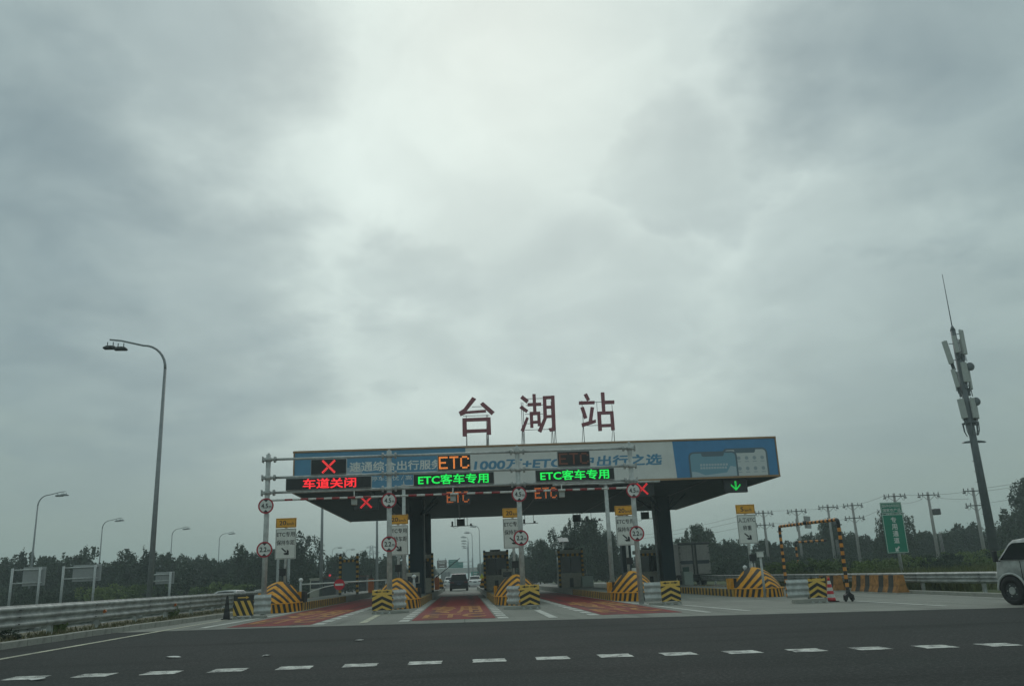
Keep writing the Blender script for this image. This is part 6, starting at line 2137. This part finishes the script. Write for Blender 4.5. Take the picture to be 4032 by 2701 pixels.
KIND_L = [tree_kind(100 + i, 6.5, 4.4, 9, 9500, 0.27, leaf_far) for i in range(6)]
KIND_L += [tree_kind(150 + i, 6.9, 2.6, 8, 6500, 0.26, leaf_far) for i in range(2)]
KIND_D = [tree_kind(200 + i, 6.0, 4.6, 7, 9500, 0.27, leaf_dark, i % 2 == 0) for i in range(4)]
KIND_B = [tree_kind(300 + i, 9.3, 6.0, 10, 17000, 0.28, leaf_dark, True) for i in range(3)]


def plant_tree(kind, x, Y, z, s, label, group, sz=1.0, name='tree'):
    t = thing(name, label, 'tree', (x, Y, z), random.uniform(0, 6.28), group)
    t.scale = (s, s, s * sz)
    link(bpy.data.objects.new('crown', kind[0]), t)
    link(bpy.data.objects.new('trunk', kind[1]), t)
    return t


rt = random.Random(5)
# hazy row behind the opposite carriageway
x = -92.0
while x < -13:
    for row, dy in ((0, 0), (1, 7), (2, 14)):
        Y = 96 + dy + rt.uniform(-2.5, 2.5) + (0 if x < -20 else 14)
        plant_tree(rt.choice(KIND_L), x + rt.uniform(-0.8, 0.8) + row * 1.4, Y, -0.4, rt.uniform(0.78, 1.06), 'leafy tree in the hazy row behind the left guardrail', 'hazy tree row on the left', rt.uniform(0.86, 1.16))
    x += 3.1
for x_, Y, s in ((-17.5, 150, 0.9), (-14.5, 158, 0.85), (-22, 150, 1.0), (-19.5, 165, 0.95), (-11.8, 205, 0.85), (-9.0, 215, 0.8), (-7.8, 190, 0.7), (-13.5, 185, 0.8)):
    plant_tree(rt.choice(KIND_L), x_, Y, -0.3, s, 'faint rounded tree in the haze left of the dark column', 'faint trees left of the column')
# big trees seen under the canopy
for x_, Y, s, sz, lab in ((17.6, 112, 1.0, 1.0, 'tallest dark tree under the canopy, its top behind the reader box'), (14.4, 112, 0.90, 0.98, 'broad dark tree under the canopy, left of the tallest one'), (20.6, 113, 0.86, 0.92, 'ragged dark tree under the canopy, right of the tallest one'), (11.2, 116, 0.74, 1.0, 'lower dark tree under the canopy next to the third gantry post'), (24.5, 135, 0.6, 1.0, 'low hazy tree right of the big dark trees'), (7.6, 128, 0.58, 1.0, 'small hazy tree between the middle booth and the third gantry post')):
    plant_tree(rt.choice(KIND_B), x_, Y, -0.4, s, lab, 'trees under the canopy', sz)
for x_, Y, s in ((9.2, 118, 0.8), (12.6, 108, 0.85), (16.0, 106, 0.9), (19.2, 107, 0.9), (22.4, 110, 0.72), (6.3, 150, 0.8), (8.0, 170, 0.9), (5.8, 195, 0.9), (6.8, 225, 1.0)):
    plant_tree(rt.choice(KIND_D), x_, Y, -0.4, s, 'dark undergrowth tree below the big trees under the canopy', 'undergrowth trees under the canopy')
# right-hand tree belt
x = 26.5
while x < 92:
    for row in (0, 1):
        Y = 106 + row * 8 + rt.uniform(-2, 2)
        s = rt.uniform(0.70, 1.04) * (1.0 if x < 60 else 1.08)
        plant_tree(rt.choice(KIND_D), x + rt.uniform(-0.7, 0.7) + row * 1.3, Y, -0.5, s, 'dark tree in the belt behind the right guardrail', 'dark tree belt on the right', rt.uniform(0.82, 1.2))
    x += 2.9
for x_, Y, s, sz, lab in ((52.5, 92, 0.74, 1.12, 'wind-blown bushy tree right of the green sign'), (47.6, 98, 0.78, 0.98, 'tree standing proud left of the green sign'), (69.0, 90, 1.05, 1.12, 'tall tree cut by the right edge of the frame'), (66.0, 88, 0.78, 1.0, 'tree left of the tall one at the right edge'), (72.5, 88, 1.1, 1.05, 'big tree at the right edge behind the light truck'), (30.2, 100, 0.72, 1.1, 'tree top over the box truck')):
    plant_tree(rt.choice(KIND_B), x_, Y, -0.5, s, lab, 'single trees on the right', sz)


# shrubs
def shrub_kind(seed, mt, n=2600, leaf=0.12):
    rnd = random.Random(seed)
    lobes = [(rnd.uniform(-0.8, 0.8), rnd.uniform(-0.6, 0.6), rnd.uniform(0.45, 0.95), rnd.uniform(0.5, 0.9), rnd.uniform(0.5, 0.8), rnd.uniform(0.4, 0.75)) for _ in range(6)]
    return crown_mesh('foliage', seed, lobes, n, leaf, mt), trunk_mesh('stem', seed, 0.9, 0.04, lobes[:3])


SH_B = [shrub_kind(400 + i, leaf_bright) for i in range(3)]
SH_D = [shrub_kind(420 + i, leaf_dark) for i in range(2)]
SH_G = [shrub_kind(440 + i, leaf_far) for i in range(2)]


def shrub(kind, x, Y, z, s, label, group, sz=1.0):
    t = thing('shrub', label, 'shrub', (x, Y, z), random.uniform(0, 6.28), group)
    t.scale = (s, s, s * sz)
    link(bpy.data.objects.new('foliage', kind[0]), t)
    link(bpy.data.objects.new('stem', kind[1]), t)


x = -56.0
while x < -15.5:
    k_ = rt.random()
    Y = 74 + rt.uniform(-3, 4)
    hedge = SH_B if (-34 < x < -27 or -25.5 < x < -19) and k_ < 0.75 else (SH_G if k_ < 0.6 else SH_D)
    shrub(rt.choice(hedge), x, Y, -0.45, rt.uniform(1.15, 1.6), 'green shrub in the hedge below the tree row on the left', 'hedge shrubs on the left')
    shrub(rt.choice(SH_D if k_ < 0.5 else SH_G), x + 0.6, Y + 5, -0.4, rt.uniform(1.5, 2.0), 'green shrub in the hedge below the tree row on the left', 'hedge shrubs on the left')
    x += 1.75
x = 21.6
while x < 60:
    Y = 46 + (x - 21) * 0.75 + rt.uniform(-4, 6)
    shrub(rt.choice(SH_B if rt.random() < 0.6 else SH_G), x, Y, -0.35, rt.uniform(0.85, 1.35), 'yellow-green shrub on the bank behind the right guardrail', 'bank shrubs on the right')
    x += 0.62
for i in range(26):
    Y = 80 + i * 1.6
    shrub(rt.choice(SH_D), 21.5 + i * 1.5 + rt.uniform(-0.6, 0.6), Y * 0.35 + 62, -0.4, rt.uniform(1.5, 2.3), 'dark shrub at the foot of the right tree belt', 'dark shrubs on the right')
shrub(SH_D[0], -11.45, 19.9, 0.02, 0.62, 'dark low bush under the guardrail at the left edge', 'verge plants', 0.5)
shrub(SH_B[1], -10.9, 22.35, 0.10, 0.22, 'small green weed clump under the left guardrail', 'verge plants', 1.6)
shrub(SH_B[2], -10.85, 30.6, 0.10, 0.24, 'green weed clump under the guardrail beside the black cone', 'verge plants', 1.5)


leaf_dry = leaf_material('dry grass', (0.10, 0.095, 0.045), (0.24, 0.21, 0.12))
# grass and weeds that nobody could count
def weeds(name, label, seed, n, place, hmin, hmax, mt, wd=0.025):
    rnd = random.Random(seed)
    vs, fs = [], []
    for _ in range(n):
        px, py, pz = place(rnd)
        a = rnd.uniform(0, 6.28)
        hh = rnd.uniform(hmin, hmax)
        w = wd * rnd.uniform(0.6, 1.4)
        lx, ly = rnd.gauss(0, 0.3) * hh, rnd.gauss(0, 0.3) * hh
        dx, dy = math.cos(a) * w, math.sin(a) * w
        b = len(vs)
        vs += [(px - dx, py - dy, pz), (px + dx, py + dy, pz), (px + lx * 0.5 + dx * 0.6, py + ly * 0.5 + dy * 0.6, pz + hh * 0.6), (px + lx, py + ly, pz + hh), (px + lx * 0.5 - dx * 0.6, py + ly * 0.5 - dy * 0.6, pz + hh * 0.6)]
        fs.append((b, b + 1, b + 2, b + 3, b + 4))
    me = bpy.data.meshes.new(name)
    me.from_pydata(vs, [], fs)
    me.materials.append(mt)
    o = bpy.data.objects.new(name, me)
    link(o)
    tag(o, label, 'grass', kind='stuff')


weeds('verge_weeds', 'dry grass and weeds under the left guardrail', 7, 1900, lambda r: ((lambda yy: (-10.35 - abs(r.gauss(0, 0.5)) + 0.012 * (yy - 20), yy, 0.22))(r.uniform(12, 40))), 0.04, 0.15, leaf_dry)
weeds('bank_grass', 'rank grass on the bank behind the right guardrail', 8, 16000, lambda r: ((lambda u, w: (20.0 + u * 26, 30 + u * 30 + w, -0.30))(r.random() ** 1.5, r.uniform(0, 26))), 0.35, 1.15, leaf_grass, 0.05)
weeds('field_grass', 'grass below the hedge on the left field', 9, 9000, lambda r: (r.uniform(-52, -14.5), r.uniform(66, 74), -0.45), 0.3, 0.8, leaf_grass, 0.05)

# scraps of litter on the asphalt
for x, Y, s, lab in ((-5.11, 14.56, 0.16, 'white paper scrap on the asphalt, left of the others'), (-3.40, 14.1, 0.09, 'small white scrap on the asphalt below the first gantry post'), (-2.2, 16.9, 0.12, 'white paper scrap on the asphalt furthest from the dashes'), (-5.95, 11.72, 0.14, 'white scrap touching the dashed line')):
    m = MB()
    rnd = random.Random(int(Y * 100))
    n = 7
    vs = [(0, 0, 0.03)]
    for i in range(n):
        a = 2 * math.pi * i / n
        vs.append((s * rnd.uniform(0.6, 1.2) * math.cos(a), s * 0.7 * rnd.uniform(0.5, 1.2) * math.sin(a), rnd.uniform(0.004, 0.03)))
    m.add(vs, [(0, 1 + i, 1 + (i + 1) % n) for i in range(n)])
    o = m.build('paper_scrap', mat('litter', (0.55, 0.56, 0.54), 0.8), None, loc=(x, Y, gz(x) + 0.004))
    tag(o, lab, 'litter', 'litter on the asphalt')

# ================================================================ haze
hz = MB(); hz.box(-1600, 1600, -80, 1500, -3.0, 28.0)
hm = bpy.data.materials.new('haze')
hm.use_nodes = True
hn = hm.node_tree
for n_ in list(hn.nodes):
    hn.nodes.remove(n_)
vol = hn.nodes.new('ShaderNodeVolumePrincipled')
vol.inputs['Color'].default_value = (0.84, 0.96, 0.98, 1)
vol.inputs['Density'].default_value = 0.0013
vol.inputs['Anisotropy'].default_value = 0.0
ou = hn.nodes.new('ShaderNodeOutputMaterial')
hn.links.new(vol.outputs[0], ou.inputs['Volume'])
o = hz.build('haze', hm)
o['kind'] = 'stuff'
tag(o, 'thin grey haze over the whole plaza and highway', 'haze')
